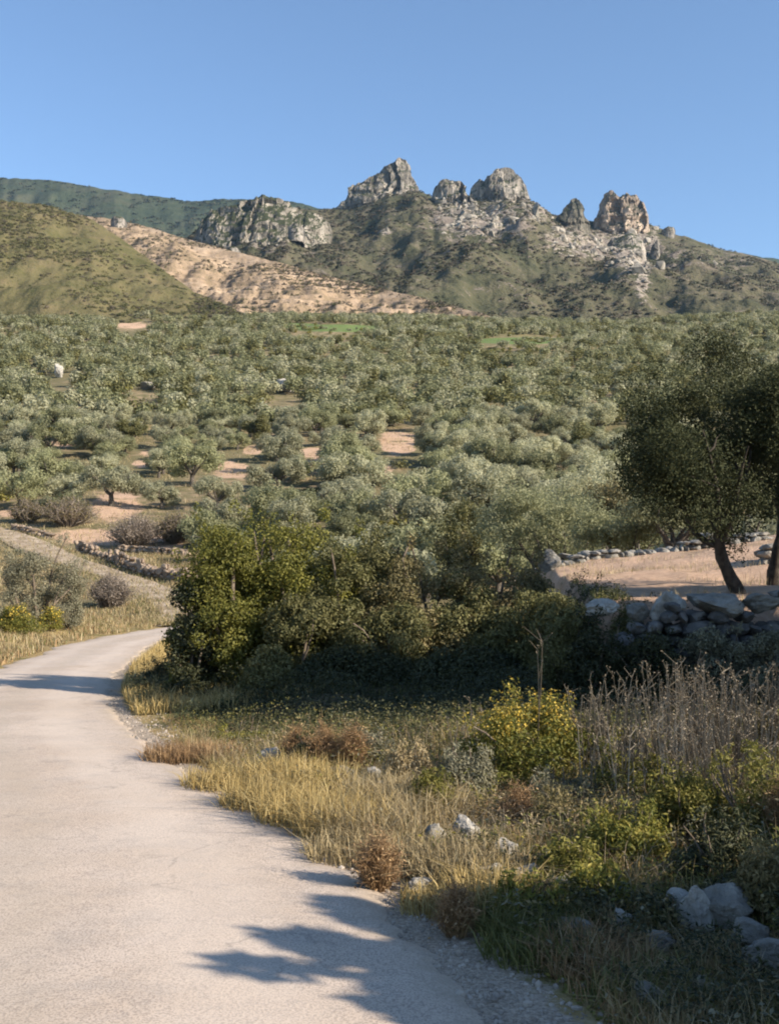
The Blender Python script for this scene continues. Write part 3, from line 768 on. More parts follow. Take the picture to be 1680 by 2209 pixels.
def twig_bush(name, loc, label, cat='shrub', group=None, r=.6, h=.9, n=260, mat=PURPLE, seed=0, wd=.012, lean=.45, leafn=0, leafm=None, L=.04, rz=0):
    """a bare or thinly leaved shrub: many fine forked stems fanning from the base"""
    rg = np.random.default_rng(seed + 5000)
    root = bpy.data.objects.new(name, None); C.objects.link(root); root.location = loc; root.rotation_euler = (0, 0, rz)
    tag(root, label, cat, group)
    mb = MB(); ends = []
    for i in range(n):
        a = rg.uniform(0, 2 * PI); q = rg.uniform(0, 1) ** .6
        b = np.array([math.cos(a) * r * .25 * q, math.sin(a) * r * .25 * q, -.03])
        e = np.array([math.cos(a) * r * q * rg.uniform(.8, 1.15), math.sin(a) * r * q * rg.uniform(.8, 1.15), h * (1 - .5 * q ** 2) * rg.uniform(.6, 1.1)])
        c = curve_pts(b, e, rg, .08, 5)
        tube(mb, c, np.linspace(wd, wd * .35, 5), 3, rnd=rg.uniform(0, 1)); ends.append(c[2:])
        for j in range(3):
            s = c[rg.integers(2, 5)]; t = s + rg.normal(0, 1, 3) * np.array([.16, .16, .12]) * h + np.array([0, 0, .1 * h])
            tube(mb, np.stack([s, (s + t) / 2 + rg.normal(0, .015, 3), t]), np.array([wd * .5, wd * .4, wd * .2]), 3, rnd=rg.uniform(0, 1)); ends.append(t[None])
    link('stems', mb.mesh('stems', mat), (0, 0, 0), root)
    if leafn:
        E = np.concatenate(ends); k = rg.integers(0, len(E), leafn)
        p = E[k] + rg.normal(0, .04 * h + .01, (leafn, 3)); ml = MB()
        leaves(ml, p, np.tile([0, 0, 1.], (leafn, 1)), rg, L, L * .45, 0, .9)
        link('foliage', ml.mesh('foliage', leafm), (0, 0, 0), root)
    return root

def stalks(name, loc, label, group=None, r=.3, h=1., n=26, mat=GREYST, seed=0, cat='dry plant', head=.05, lean=.10):
    """a stand of thin upright dead stalks with seed heads and a basal tuft"""
    rg = np.random.default_rng(seed + 9000)
    root = bpy.data.objects.new(name, None); C.objects.link(root); root.location = loc
    tag(root, label, cat, group)
    mb = mh = MB()
    for i in range(n):
        a = rg.uniform(0, 2 * PI); q = rg.uniform(0, 1) ** .5 * r
        b = np.array([math.cos(a) * q, math.sin(a) * q, -.03]); hh_ = h * rg.uniform(.5, 1.08)
        e = b + np.array([rg.normal(0, lean), rg.normal(0, lean), 1]) * hh_
        c = curve_pts(b, e, rg, .03, 6); rr_ = rg.uniform(0, 1)
        tube(mb, c, np.linspace(.0065, .003, 6), 3, rnd=rr_)
        for j in range(rg.integers(2, 6)):
            s = c[rg.integers(2, 6)]; t = s + np.array([rg.normal(0, .06), rg.normal(0, .06), rg.uniform(.05, .14)]) * h
            tube(mb, np.stack([s, t]), np.array([.003, .002]), 3, rnd=rr_)
            pp = t + rg.normal(0, head * .2, (2, 3)); leaves(mh, pp, np.tile([0, 0, 1.], (2, 1)), rg, head * .6, head * .22, 0, .9)
        pp = e + rg.normal(0, head * .22, (6, 3)) * np.array([1, 1, 3.2]); leaves(mh, pp, np.tile([0, 0, 1.], (6, 1)), rg, head * .7, head * .26, -1.5, .9)
    link('stalks', mb.mesh('stalks', mat), (0, 0, 0), root)
    return root

def tussock(name, loc, label, group=None, r=.25, h=.4, n=700, mat=GOLD, seed=0, cat='grass clump', lean=.55, w=.007):
    rg = np.random.default_rng(seed + 12000)
    a = rg.uniform(0, 2 * PI, n); q = rg.uniform(0, 1, n) ** .6 * r
    mb = MB(); blades(mb, np.stack([np.cos(a) * q, np.sin(a) * q, np.full(n, -.02)], 1), rg, h, w, lean)
    o = link(name, mb.mesh(name, mat), loc); tag(o, label, cat, group); return o

# ================================================================== DRY STONE WALLS AND STONES
STONE = rock_mat('weathered_limestone', [(.13, .12, .10), (.24, .22, .19), (.36, .33, .28)], 4.5, (.07, .065, .055), .04)
STONEW = rock_mat('pale_limestone', [(.22, .20, .172), (.36, .332, .29), (.50, .47, .41)], 5.0, (.10, .09, .075), .03)
STONED = rock_mat('shade_darkened_stone', [(.07, .066, .062), (.14, .13, .12), (.24, .22, .20)], 2.6, (.04, .04, .04), .04)  # terrace wall stone, its deep shade put into the colour
STONEB = rock_mat('brown_stone', [(.16, .12, .085), (.27, .20, .145), (.36, .29, .22)], 2.2, (.08, .06, .045), .04)

def wall_mesh(rng, pts, height, depth, s0, s1, mat, base_fn, jitter=.5):
    """random rubble laid in rough courses along a line"""
    mb = MB(); pts = np.asarray(pts, float)
    seg = np.linalg.norm(np.diff(pts, axis=0), axis=1); cum = np.concatenate([[0], np.cumsum(seg)])
    zoff = 0; V0, T0 = ICO2
    zc = 0.0
    hmax = height if np.isscalar(height) else max(height)
    while zc < hmax:
        ch = rng.uniform(s0, s1) * .75; s = rng.uniform(-.2, 0)
        while s < cum[-1]:
            L_ = rng.uniform(s0, s1) * rng.uniform(.9, 1.9)
            m = np.clip(s + L_ / 2, 0, cum[-1]); x = np.interp(m, cum, pts[:, 0]); y = np.interp(m, cum, pts[:, 1])
            i = min(np.searchsorted(cum, m, side='right') - 1, len(seg) - 1); t = (pts[i + 1] - pts[i]) / seg[i]
            hh_ = height if np.isscalar(height) else np.interp(m, cum, np.asarray(height))
            if zc + ch * .6 < hh_ * rng.uniform(.8, 1.08):
                for face in ((-1, 1) if depth > .45 else (0,)):
                    v = stone_verts(rng, L_ * .54, depth * (.30 if face else .5), ch * rng.uniform(.5, .68), ICO2, cuts=7)
                    th = math.atan2(t[1], t[0]) + rng.normal(0, .25); c, s_ = math.cos(th), math.sin(th); ti = rng.normal(0, .16)
                    v = v @ np.array([[1, 0, ti], [0, 1, 0], [-ti, 0, 1]])
                    vx = v[:, 0] * c - v[:, 1] * s_; vy = v[:, 0] * s_ + v[:, 1] * c
                    nx, ny = -t[1], t[0]
                    o_ = face * depth * .25 + rng.normal(0, .06)
                    mb.add(np.stack([vx + x + nx * o_, vy + y + ny * o_, v[:, 2] + base_fn(x, y) + zc + ch * .5], 1), T=T0, rnd=rng.uniform(0, 1))
            s += L_ * 1.02
        zc += ch * .95
    return mb.mesh('dry_stone_wall', mat)

fw = [(2.35, 13.82), (3.2, 13.72), (4.4, 13.68), (5.6, 13.72), (7.2, 13.7), (9.5, 13.8), (12, 13.9)]
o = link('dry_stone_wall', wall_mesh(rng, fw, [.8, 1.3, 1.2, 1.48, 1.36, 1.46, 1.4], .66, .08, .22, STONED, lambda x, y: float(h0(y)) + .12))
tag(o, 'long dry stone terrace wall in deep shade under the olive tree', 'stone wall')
tb = lambda x, y: float(H(x, y)) - .08
bw = [(3.35, 26.2), (4.6, 26.6), (6.2, 26.9), (8.0, 27.0), (9.2, 27.0)]
o = link('dry_stone_wall', wall_mesh(rng, bw, [.14, .34, .15, .40, .3], .8, .1, .30, STONE, tb)); tag(o, 'low line of pale stones along the back of the bare terrace', 'stone wall')
lw = [(2.75, 19.5), (2.85, 21), (3.0, 23), (3.25, 26)]
o = link('dry_stone_wall', wall_mesh(rng, lw, [.25, .3, .38, .32], .5, .12, .25, STONE, tb)); tag(o, 'short grey stone edging at the left end of the bare terrace', 'stone wall')
rw = [(7.3, 21.5), (8.4, 21.3), (9.6, 21.2), (11, 21.2)]
o = link('dry_stone_wall', wall_mesh(rng, rw, [.55, .75, .8, .8], .6, .15, .34, STONE, tb)); tag(o, 'rough stone wall behind the olive trunks at the right edge', 'stone wall')
gb = lambda x, y: float(H(x, y)) - .05
def px_line(L_): return [P(a, b)[:2] for a, b in L_]
for L_, hh_, lab in (([(170, 1190), (215, 1206), (270, 1224), (330, 1243), (400, 1256)], .8, 'dark dry stone wall running along the upper side of the dirt track'),
                     ([(30, 1143), (65, 1150), (112, 1164)], .7, 'short dark stone wall at the left end of the dirt track'),
                     ([(260, 1188), (330, 1193), (405, 1200)], .55, 'low terrace wall edging the bare soil above the dirt track'),
                     ([(300, 1222), (345, 1236), (400, 1240)], .45, 'faint stone line between two terraces left of the big bush')):
    o = link('dry_stone_wall', wall_mesh(rng, px_line(L_), hh_, .5, .25, .55, STONEB, gb)); tag(o, lab, 'stone wall')

STONE_AT = []
def clear_of_stones(x, y):
    k = np.ones(len(x), bool)
    for sx_, sy_, sr_ in STONE_AT: k &= (np.abs(x - sx_) > sr_ * .85) | (y > sy_ + sr_ * .5) | (y < sy_ - sr_ * 1.1 - .16)
    return k
def stone(px_, py_, wpx, hpx, label, mat=STONE, sink=.30, rot=None, d=None, group='loose stones', name='stone'):
    if d is None: x, y, z = P(px_, py_)
    else: q = at(px_, py_, d); x, y = q[0], q[1]; z = q[2]
    sx = wpx / F * y * .54; sz = hpx / F * y * .64
    if y < 13: STONE_AT.append((x, y, sx))
    v = stone_verts(rng, sx, sx * rng.uniform(.7, 1.0), sz * 1.15, ICO4)
    v = np.concatenate([v]); v[:, 2] += sz * (1 - sink)
    o = link(name, make_mesh(name, v, None, mat, None, False, None, ICO4[1]), (x, y, z), rz=0)
    o.rotation_euler = (rng.normal(0, .06), rng.normal(0, .1), rng.normal(0, .3))
    tag(o, label, 'stone', group); return o

# ================================================================== STONES
for a in [(1440, 1330, 74, 46, 'large rounded pale boulder on top of the shaded terrace wall', STONEW, 13.7),
          (1300, 1322, 70, 32, 'flat topped light stone at the left end of the shaded terrace wall', STONEW, 13.7),
          (1375, 1335, 55, 34, 'small grey stone between the two pale ones on the terrace wall', STONE, 13.75),
          (1540, 1318, 120, 40, 'wide blue grey slab on the terrace wall below the olive trunk', STONE, 13.65),
          (1640, 1318, 90, 34, 'smaller slab beside the wide one on the terrace wall', STONE, 13.65),
          (1185, 1232, 50, 40, 'purplish grey stone at the left tip of the bare terrace', STONE, 20.5)]:
    stone(a[0], a[1], a[2], a[3], a[4], a[5], .3, None, a[6], 'stones on the terrace wall')
for a in [(1500, 2012, 74, 84, 'upright bluish white stone in the dark bottom right corner', STONEW),
          (1560, 1985, 120, 70, 'mossy grey rock behind the upright bluish stone', STONE),
          (1240, 2020, 105, 45, 'flat topped tan stone in shade near the road shadow', STONE),
          (1340, 2005, 50, 42, 'small bluish stone between the tan stone and the mossy rock', STONEW),
          (1420, 2050, 70, 40, 'grey stone half sunk in shade below the mossy rock', STONE),
          (1660, 2100, 110, 70, 'dark grey rock at the right edge of the shaded corner', STONE),
          (1430, 2105, 60, 24, 'thin slanted flake of stone lying in the shaded corner', STONEW),
          (1520, 2150, 70, 34, 'dull stone at the foot of the shaded corner', STONE),
          (1300, 2120, 60, 26, 'low stone in shade next to the road edge', STONE),
          (1060, 1905, 66, 44, 'white stone in the middle of the sunlit weeds', STONEW),
          (1140, 1905, 80, 36, 'light grey stone right of the white one in the weeds', STONEW),
          (1095, 1850, 62, 34, 'bright stone above the pair of light stones in the weeds', STONEW),
          (1110, 1955, 90, 40, 'grey blue stone with a shaded face below the pair of light stones', STONE),
          (1010, 1815, 60, 48, 'cream boulder among straw left of the grey stone heap', STONEW),
          (930, 1835, 60, 50, 'broad pale stone half hidden by straw beside the rusty clump', STONE),
          (1000, 1835, 40, 24, 'small chalky stone under the cream boulder', STONEW),
          (806, 1688, 36, 34, 'rounded cream stone in front of the big dark bushes', STONEW),
          (740, 1682, 70, 24, 'long bluish flat stone beside the rounded cream one', STONE),
          (690, 1668, 50, 18, 'low bluish stone at the left of the flat one', STONE),
          (820, 1715, 60, 26, 'dark grey stone just below the rounded cream one', STONE),
          (580, 1640, 60, 24, 'tan stone in the golden grass before the big bushes', STONEW),
          (905, 1925, 70, 26, 'pinkish slab at the edge of the road gravel', STONEW),
          (860, 1890, 40, 16, 'little stone on the gravel beside the rusty clump', STONE),
          (1180, 1870, 44, 30, 'small stone at the right end of the weed stones', STONEW),
          (1205, 1935, 60, 40, 'tilted light stone between the weeds and the shaded corner', STONEW), (1035, 1880, 50, 30, 'flat cream stone left of the white one in the weeds', STONEW),
          (985, 1880, 44, 26, 'small buff stone in the straw near the rusty clump', STONE), (1610, 2040, 80, 50, 'rough grey stone right of the upright bluish one', STONE),
          (1400, 2170, 80, 40, 'dull flat stone at the bottom edge of the shaded corner', STONE), (1470, 1960, 60, 36, 'small pale stone behind the upright bluish one', STONEW)]:
    stone(a[0], a[1], a[2], a[3], a[4], a[5])
# pale things up in the grove
for a in [(612, 846, 66, 22, 'wide pale limestone slab standing out in the upper grove', STONEW), (126, 815, 22, 24, 'blocky pale rock at the left of the upper grove', STONEW),
          (316, 840, 40, 15, 'cream boulder between two olive trees in the upper grove', STONE)]:
    stone(*a, .1, None, None, 'pale boulders in the grove', 'boulder')

# gravel along the road edge
rg = np.random.default_rng(77)
n = 5200
gy_ = 3.6 + 14 * rg.uniform(0, 1, n) ** 1.7; gx_ = xr(gy_) + rg.normal(.0, .22, n) + .08
keep = rg.uniform(0, 1, n) < 1; gx_, gy_ = gx_[keep], gy_[keep]; n = len(gx_)
s = np.exp(rg.normal(-4.95, .5, n)); gz_ = H(gx_, gy_) + s * .1
V0, T0 = ico(1); q = V0[None] * (s[:, None] * rg.uniform(.6, 1.2, (n, 3)))[:, None, :] * (1 + rg.normal(0, .12, (n, len(V0), 1)))
q = q + np.stack([gx_, gy_, gz_], 1)[:, None]
Tn = (T0[None] + (np.arange(n) * len(V0))[:, None, None]).reshape(-1, 3)
o = link('gravel', make_mesh('gravel', q.reshape(-1, 3), None, flat_mat('gravel_stone', (.22, .18, .145), (.40, .34, .28), 6), None, False, None, Tn)); tag(o, kind='stuff')

# ================================================================== BIG BUSHES BESIDE THE ROAD
G = 'evergreen bushes beside the road'
def bb(px_, d, wpx, top, label, mat, seed, ry=1., n=16000, **kw):
    n = int(n * 2.1); wpx *= 1.22; ry *= 1.15; top -= 22; kw.setdefault('inner', .14); kw.setdefault('power', 1.35); kw.setdefault('zlow', .0); kw.setdefault('L', .055); kw.setdefault('Wd', .03); kw.setdefault('nclump', 64)
    x = (px_ - W / 2) / F * d; z = float(H(x, d)); zt = at(px_, top, d)[2]
    return bush('evergreen_bush', (x, d, z), label, 'bush', G, rx=wpx / F * d * .5, ry=ry, h=zt - z, mat=mat, seed=seed, nleaf=n, **kw)
bb(485, 16.6, 200, 1122, 'tall yellow green bush at the road edge, left end of the big thicket', MASTIC, 1, .8, 20000, sprigs=9, r0=.16, r1=.34, nclump=90, power=1.)
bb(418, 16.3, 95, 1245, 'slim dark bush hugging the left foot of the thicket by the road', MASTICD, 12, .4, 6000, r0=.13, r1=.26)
bb(655, 17.0, 270, 1118, 'tall olive green bush with a bright top, second in the thicket from the road', MASTIC, 2, 1.0, 20000, sprigs=7, nclump=80, r0=.18, r1=.36)
bb(660, 15.9, 220, 1290, 'rounded grey green bush bulging forward in the middle of the thicket', MASTICG, 3, .75, 13000, r0=.16, r1=.32, nclump=50)
bb(820, 17.2, 290, 1160, 'grey green bush behind the brownish one in the thicket', MASTICG, 4, 1.0, 15000, sprigs=5, r0=.18, r1=.36)
bb(930, 16.4, 320, 1205, 'brownish bush in the centre right of the thicket', MASTICB, 5, .9, 18000, sprigs=5, r0=.16, r1=.32, nclump=56)
bb(1085, 17.0, 280, 1205, 'brown tinged bush reaching toward the bare terrace', MASTICB, 6, .9, 14000, sprigs=5, r0=.16, r1=.32)
bb(1140, 15.6, 250, 1275, 'dark green low bush at the right end of the thicket', MASTICG, 7, .8, 13000, r0=.15, r1=.30)
bb(1215, 14.6, 150, 1270, 'small olive coloured bush against the end of the terrace wall', MASTICG, 8, .5, 8000, r0=.12, r1=.26)
bb(585, 14.9, 110, 1395, 'little light green bush in front of the thicket foot', MASTICG, 9, .35, 5000, r0=.1, r1=.2)
bb(565, 17.4, 220, 1135, 'yellowish bush filling the gap between the two tallest bushes', MASTIC, 13, .9, 12000, sprigs=5, r0=.18, r1=.34)
bb(745, 16.6, 210, 1180, 'grey olive bush between the bright topped bush and the brownish one', MASTICG, 14, .9, 12000, sprigs=5, r0=.16, r1=.32)
bb(1010, 16.2, 200, 1240, 'olive bush wedged between the two brownish bushes', MASTICG, 15, .8, 10000, sprigs=4, r0=.15, r1=.3)
bb(850, 15.6, 220, 1300, 'low green bush bulging out under the brownish bush', MASTICG, 16, .6, 10000, sprigs=3, r0=.14, r1=.28)
bb(780, 15.2, 260, 1400, 'black shaded low bush under the middle of the thicket', MASTICD, 10, .6, 9000, r0=.14, r1=.28)  # low filler bushes at the thicket foot, shade put into their leaf colour
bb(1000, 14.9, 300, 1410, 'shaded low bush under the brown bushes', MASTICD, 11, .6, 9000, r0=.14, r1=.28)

# ================================================================== OLIVE ON THE TERRACE AND ITS NEIGHBOURS
def ground_at(px_, d):
    x = (px_ - W / 2) / F * d; return (x, d, float(H(x, d)))
def big_olive(px_, d, label, top, bot, rx, seed, mat, lean=(0, 0), tr=.1, th=1.0, nleaf=26000, group=None, L=.075, Wd=.026, nclump=75, rxy=None, r0=.3, r1=.6, bark=BARKD, lobes=6):
    x, y, z = ground_at(px_, d); zt = at(px_, top, d)[2] - z; zb_ = at(px_, bot, d)[2] - z
    return tree('olive_tree', (x, y, z), label, 'olive tree', group, h=zt, rx=rx, ry=rxy or rx, z0=zb_, tr=tr, th=th, nclump=nclump, nleaf=nleaf, L=L, Wd=Wd, mat=mat, bark=bark, seed=seed, lean=lean, r0=r0, r1=r1, gap=.5, nb=6, lobes=lobes)
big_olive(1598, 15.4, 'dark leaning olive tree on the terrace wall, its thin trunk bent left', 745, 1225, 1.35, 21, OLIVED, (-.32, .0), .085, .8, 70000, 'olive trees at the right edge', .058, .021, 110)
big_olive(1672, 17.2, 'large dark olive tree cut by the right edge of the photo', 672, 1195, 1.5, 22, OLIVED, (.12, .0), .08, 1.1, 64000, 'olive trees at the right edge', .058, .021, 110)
big_olive(1175, 37, 'broad pale green olive tree right behind the bare terrace', 985, 1260, 2.7, 23, OLIVE2, (0, 0), .18, 1.3, 26000, None, .12, .045, 80, None, .45, .9, BARK)
big_olive(985, 41, 'darker green tree standing left of the broad pale olive', 1045, 1290, 1.25, 24, MASTICG, (0, 0), .14, 1.0, 12000, None, .12, .06, 50, None, .35, .7)
big_olive(1345, 33, 'bluish green bushy olive behind the stones of the bare terrace', 1075, 1200, 1.6, 25, OLIVE2, (0, 0), .12, .8, 14000, None, .11, .045, 50, None, .4, .7, BARK)
big_olive(1450, 31, 'yellowish olive tree showing under the dark crown of the leaning olive', 1040, 1180, 1.5, 26, OLIVE2, (0, 0), .12, .8, 12000, None, .11, .045, 46, None, .4, .7, BARK)
big_olive(1260, 47, 'silver olive tree with a high crown behind the broad pale one', 945, 1180, 2.4, 27, OLIVE, (0, 0), .18, 1.3, 14000, None, .15, .055, 60, None, .45, .9, BARK)
big_olive(1330, 40, 'brown shaded olive left of the dark crown', 990, 1190, 1.5, 28, MASTICB, (0, 0), .14, 1., 9000, None, .14, .055, 46, None, .4, .7, BARK)
big_olive(1560, 36, 'grey green olive almost hidden behind the dark terrace olive', 900, 1170, 2.6, 29, OLIVE2, (0, 0), .16, 1.2, 12000, None, .14, .055, 56, None, .45, .85, BARK)

# scrub along the foot of the terrace wall; shade put into the dark leaves
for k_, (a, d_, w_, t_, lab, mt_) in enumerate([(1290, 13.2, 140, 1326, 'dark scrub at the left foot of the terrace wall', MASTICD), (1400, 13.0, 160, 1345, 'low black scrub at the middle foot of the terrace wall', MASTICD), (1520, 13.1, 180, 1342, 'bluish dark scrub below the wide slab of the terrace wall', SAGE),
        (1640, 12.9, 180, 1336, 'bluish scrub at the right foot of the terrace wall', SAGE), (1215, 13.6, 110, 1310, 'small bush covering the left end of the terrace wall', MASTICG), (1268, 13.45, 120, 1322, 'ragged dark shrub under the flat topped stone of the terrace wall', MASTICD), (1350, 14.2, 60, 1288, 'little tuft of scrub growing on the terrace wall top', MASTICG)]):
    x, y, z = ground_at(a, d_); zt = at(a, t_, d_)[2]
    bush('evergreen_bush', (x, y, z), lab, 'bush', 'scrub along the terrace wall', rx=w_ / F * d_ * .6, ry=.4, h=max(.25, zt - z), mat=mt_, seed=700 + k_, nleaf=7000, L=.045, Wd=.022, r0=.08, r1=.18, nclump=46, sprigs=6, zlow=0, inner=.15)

# ---- trees that stand to the right of the view and throw the long shadows
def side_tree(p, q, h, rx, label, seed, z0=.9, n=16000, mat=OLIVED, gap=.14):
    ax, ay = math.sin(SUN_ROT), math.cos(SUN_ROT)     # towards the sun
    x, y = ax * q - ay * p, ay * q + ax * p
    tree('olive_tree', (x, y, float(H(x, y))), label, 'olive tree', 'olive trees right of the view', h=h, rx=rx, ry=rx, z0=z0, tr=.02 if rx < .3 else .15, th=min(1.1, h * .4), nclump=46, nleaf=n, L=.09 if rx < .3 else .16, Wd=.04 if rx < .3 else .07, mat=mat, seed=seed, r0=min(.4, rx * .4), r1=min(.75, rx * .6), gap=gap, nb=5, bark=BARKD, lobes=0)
SIDE = [(11.8, 2.9, 6.5, 1.25, 'first tall olive right of the view, shading the road at the bush'), (13.7, 3.6, 5.8, 1.3, 'second tall olive right of the view, shading the foot of the big thicket'),
        (16.5, 4.6, 8.2, 1.15, 'third tall olive right of the view, shading the leaning olive'),
        (12.8, 6.6, 7.9, 1.5, 'tall olive in the second row right of the view'), (14.5, 8.2, 7.0, 1.5, 'rounder olive in the second row right of the view')]
for i, a in enumerate(SIDE): side_tree(*a, 200 + i, n=22000, gap=.08)
for k_, (p_, q_, h_, lab) in enumerate([(3.72, 2.2, 1.75, 'shortest unseen sapling right of the camera, shaped for a shadow streak'), (3.95, 2.4, 2.35, 'slim unseen sapling nearest the camera, shaped for a shadow streak'), (4.22, 2.2, 2.45, 'tallest unseen sapling right of the camera, shaped for a shadow streak'),
        (4.52, 2.5, 2.15, 'bent unseen sapling right of the camera, shaped for a shadow streak'), (4.84, 2.6, 2.45, 'unseen sapling farthest from the camera, shaped for a shadow streak')]):
    side_tree(p_ - .05, q_, h_ + .02, .30, lab, 223 + k_, .15, 4600, gap=.2)  # unseen slim crowns, shaped so their shadows streak the road
side_tree(5.15, 3.1, 2.3, .7, 'low olive beside the camera shading the bottom right corner', 221, .2, 8000)
side_tree(6.25, 3.6, 2.3, .65, 'bushy olive right of the camera shading the near weeds', 222, .2, 7000)

# ================================================================== SHRUBS AND WEEDS
def pl(px_, py_): return P(px_, py_)
# left of the road
x, y, z = pl(85, 1352)
bush('grey_shrub', (x, y, z), 'grey green rounded shrub left of the road bend', 'shrub', None, rx=96 / F * y * 1.2, ry=1.2, h=200 / F * y, mat=SAGE, seed=31, nleaf=20000, L=.09, Wd=.03, r0=.22, r1=.42, nclump=52, sprigs=8)
x, y, z = pl(150, 1358)
bush('grey_shrub', (x, y, z), 'smaller grey shrub leaning on the rounded one left of the road', 'shrub', None, rx=.55, ry=.5, h=110 / F * y, mat=SAGE, seed=32, nleaf=5000, L=.08, Wd=.028, r0=.15, r1=.28, sprigs=5)
x, y, z = pl(30, 1372)
bush('spurge_shrub', (x, y, z), 'low shrub with yellow flowers at the left edge of the photo', 'shrub', None, rx=1.0, ry=.7, h=80 / F * y, mat=YGREEN, seed=33, nleaf=6000, L=.07, Wd=.03, r0=.15, r1=.28, flowers=(YELLOW, 380, .06, .45))
x, y, z = pl(110, 1362)
bush('spurge_shrub', (x, y, z), 'small yellow flowering shrub below the grey green shrub', 'shrub', None, rx=.5, ry=.4, h=62 / F * y, mat=YGREEN, seed=34, nleaf=2600, L=.07, Wd=.03, r0=.12, r1=.24, flowers=(YELLOW, 320, .06, .3))
for px_, py_, wpx, hpx, lab, sd in [(237, 1312, 86, 66, 'purplish bare shrub between the dirt track and the road', 41), (150, 1135, 110, 58, 'brown leafless shrub above the left end of the dirt track', 42),
        (290, 1180, 110, 62, 'mauve grey twiggy shrub on the bare soil under the olives', 43), (380, 1172, 90, 60, 'grey twiggy shrub beside the big yellow green bush', 44), (60, 1128, 70, 44, 'dark brown twiggy shrub under the leftmost olive', 45)]:
    x, y, z = pl(px_, py_)
    twig_bush('bare_shrub', (x, y, z), lab, 'shrub', 'leafless shrubs near the dirt track', r=wpx / F * y * .55, h=hpx / F * y, n=340, seed=sd, wd=.00042 * y, lean=.5, leafn=2600, leafm=PURPLE if sd in (41, 43) else MASTICB, L=.0022 * y)
# right of the road: the weedy strip
x, y, z = pl(1135, 1690)
bush('spurge_shrub', (x, y, z), 'bright yellow green spurge with golden top before the dark thicket', 'shrub', None, rx=.62, ry=.5, h=.70, mat=YGREEN, seed=51, nleaf=13000, L=.04, Wd=.013, r0=.08, r1=.16, nclump=90, sprigs=10, flowers=(YELLOW, 1500, .022, .6), droop=-.4, power=1.0, zlow=.0, inner=.15)
x, y, z = pl(1165, 1690)
stalks('dry_stalk_plant', (x, y + .05, z), 'single pale flower stalk rising out of the yellow green spurge', None, .03, 1.05, 2, GREYST, 52, head=.03, lean=.02)
for px_, py_, wpx, hpx, lab, mat, sd in [
        (1220, 1745, 170, 90, 'grey blue cushion shrub at the foot of the yellow green spurge', SAGE, 53), (1370, 1700, 200, 110, 'olive green weed bush right of the spurge', GREENW, 54),
        (1480, 1800, 230, 150, 'lush green weed bush in the right of the sunlit strip', GREENW, 55), (1620, 1790, 200, 170, 'green weed bush near the right edge of the photo', GREENW, 56),
        (1350, 1850, 200, 120, 'yellowish green weed bush above the shaded corner', YGREEN, 57), (1230, 1910, 150, 90, 'dark leafy weed between the stones and the shaded corner', GREENW, 58),
        (1560, 1900, 230, 140, 'dark weed bush at the edge of the shade on the right', MASTICD, 59), (1140, 1985, 160, 90, 'yellow green grassy weed beside the road gravel', YGREEN, 60),
        (1290, 1965, 170, 90, 'yellow leaved weed right of the grassy one by the gravel', YGREEN, 61), (880, 1690, 110, 90, 'straw coloured weed below the shaded thicket', STRAW, 62),
        (1010, 1720, 150, 110, 'sage green weed left of the yellow green spurge', SAGE, 63), (930, 1750, 120, 80, 'olive weed behind the cream boulder', GREENW, 64),
        (690, 1645, 120, 70, 'dull green weed at the edge of the thicket shade', MASTICG, 65), (520, 1610, 130, 66, 'yellowish tuft of leaves before the thicket at the road', YGREEN, 66),
        (800, 1640, 120, 60, 'bluish weed in the thicket shade beside the stones', SAGE, 67), (350, 1470, 90, 50, 'low dark weed on the verge beside the road bend', MASTICD, 68),
        (1660, 1660, 160, 120, 'brown weed bush against the shade at the right edge', MASTICB, 69), (1660, 1960, 160, 130, 'brownish dark weed in the shaded right edge', MASTICB, 70),
        (1200, 1800, 120, 90, 'brown leaved weed right of the rusty dock plants', MASTICB, 71)]:
    x, y, z = pl(px_, py_)
    k = y / F
    bush('weed_plant', (x, y, z), lab, 'weed', 'leafy weeds right of the road', rx=wpx * k * .5, ry=wpx * k * .45, h=hpx * k * .95, mat=mat, seed=sd, nleaf=int(5200 + wpx * 18), L=.036, Wd=.011, r0=.055, r1=.13, nclump=58, sprigs=22, droop=-.5, twigs=16, gap=.4)
for px_, py_, hpx, lab, sd in [(815, 1920, 110, 'rust coloured dry clump at the edge of the road gravel', 81), (1115, 1790, 90, 'reddish brown dry clump above the bright stones', 82), (640, 1650, 76, 'tan reddish tuft at the front of the thicket', 83),
        (985, 2020, 100, 'rusty dry tuft beside the near road shadow', 84), (700, 1660, 90, 'dark red brown stems in the thicket shade', 85), (760, 1655, 84, 'maroon dry stems next to the bluish weed', 86), (1700, 1800, 120, 'rusty stems at the right edge of the sunlit strip', 87)]:
    x, y, z = pl(px_, py_); k = y / F
    twig_bush('rusty_plant', (x, y, z), lab, 'dry plant', 'rust coloured plants right of the road', r=hpx * k * .42, h=hpx * k, n=260, mat=REDBR, seed=sd, wd=.0035, lean=.3, leafn=900, leafm=REDBR, L=.022)
ST = [(1255, 1640, 130), (1300, 1650, 150), (1360, 1640, 165), (1415, 1650, 190), (1470, 1645, 200), (1510, 1660, 215), (1560, 1660, 190), (1600, 1655, 175), (1650, 1665, 195), (1690, 1660, 190), (1540, 1700, 190),
      (1440, 1700, 170), (1610, 1720, 180), (1040, 1640, 110), (1330, 1705, 130), (1390, 1720, 140), (1500, 1740, 170)]
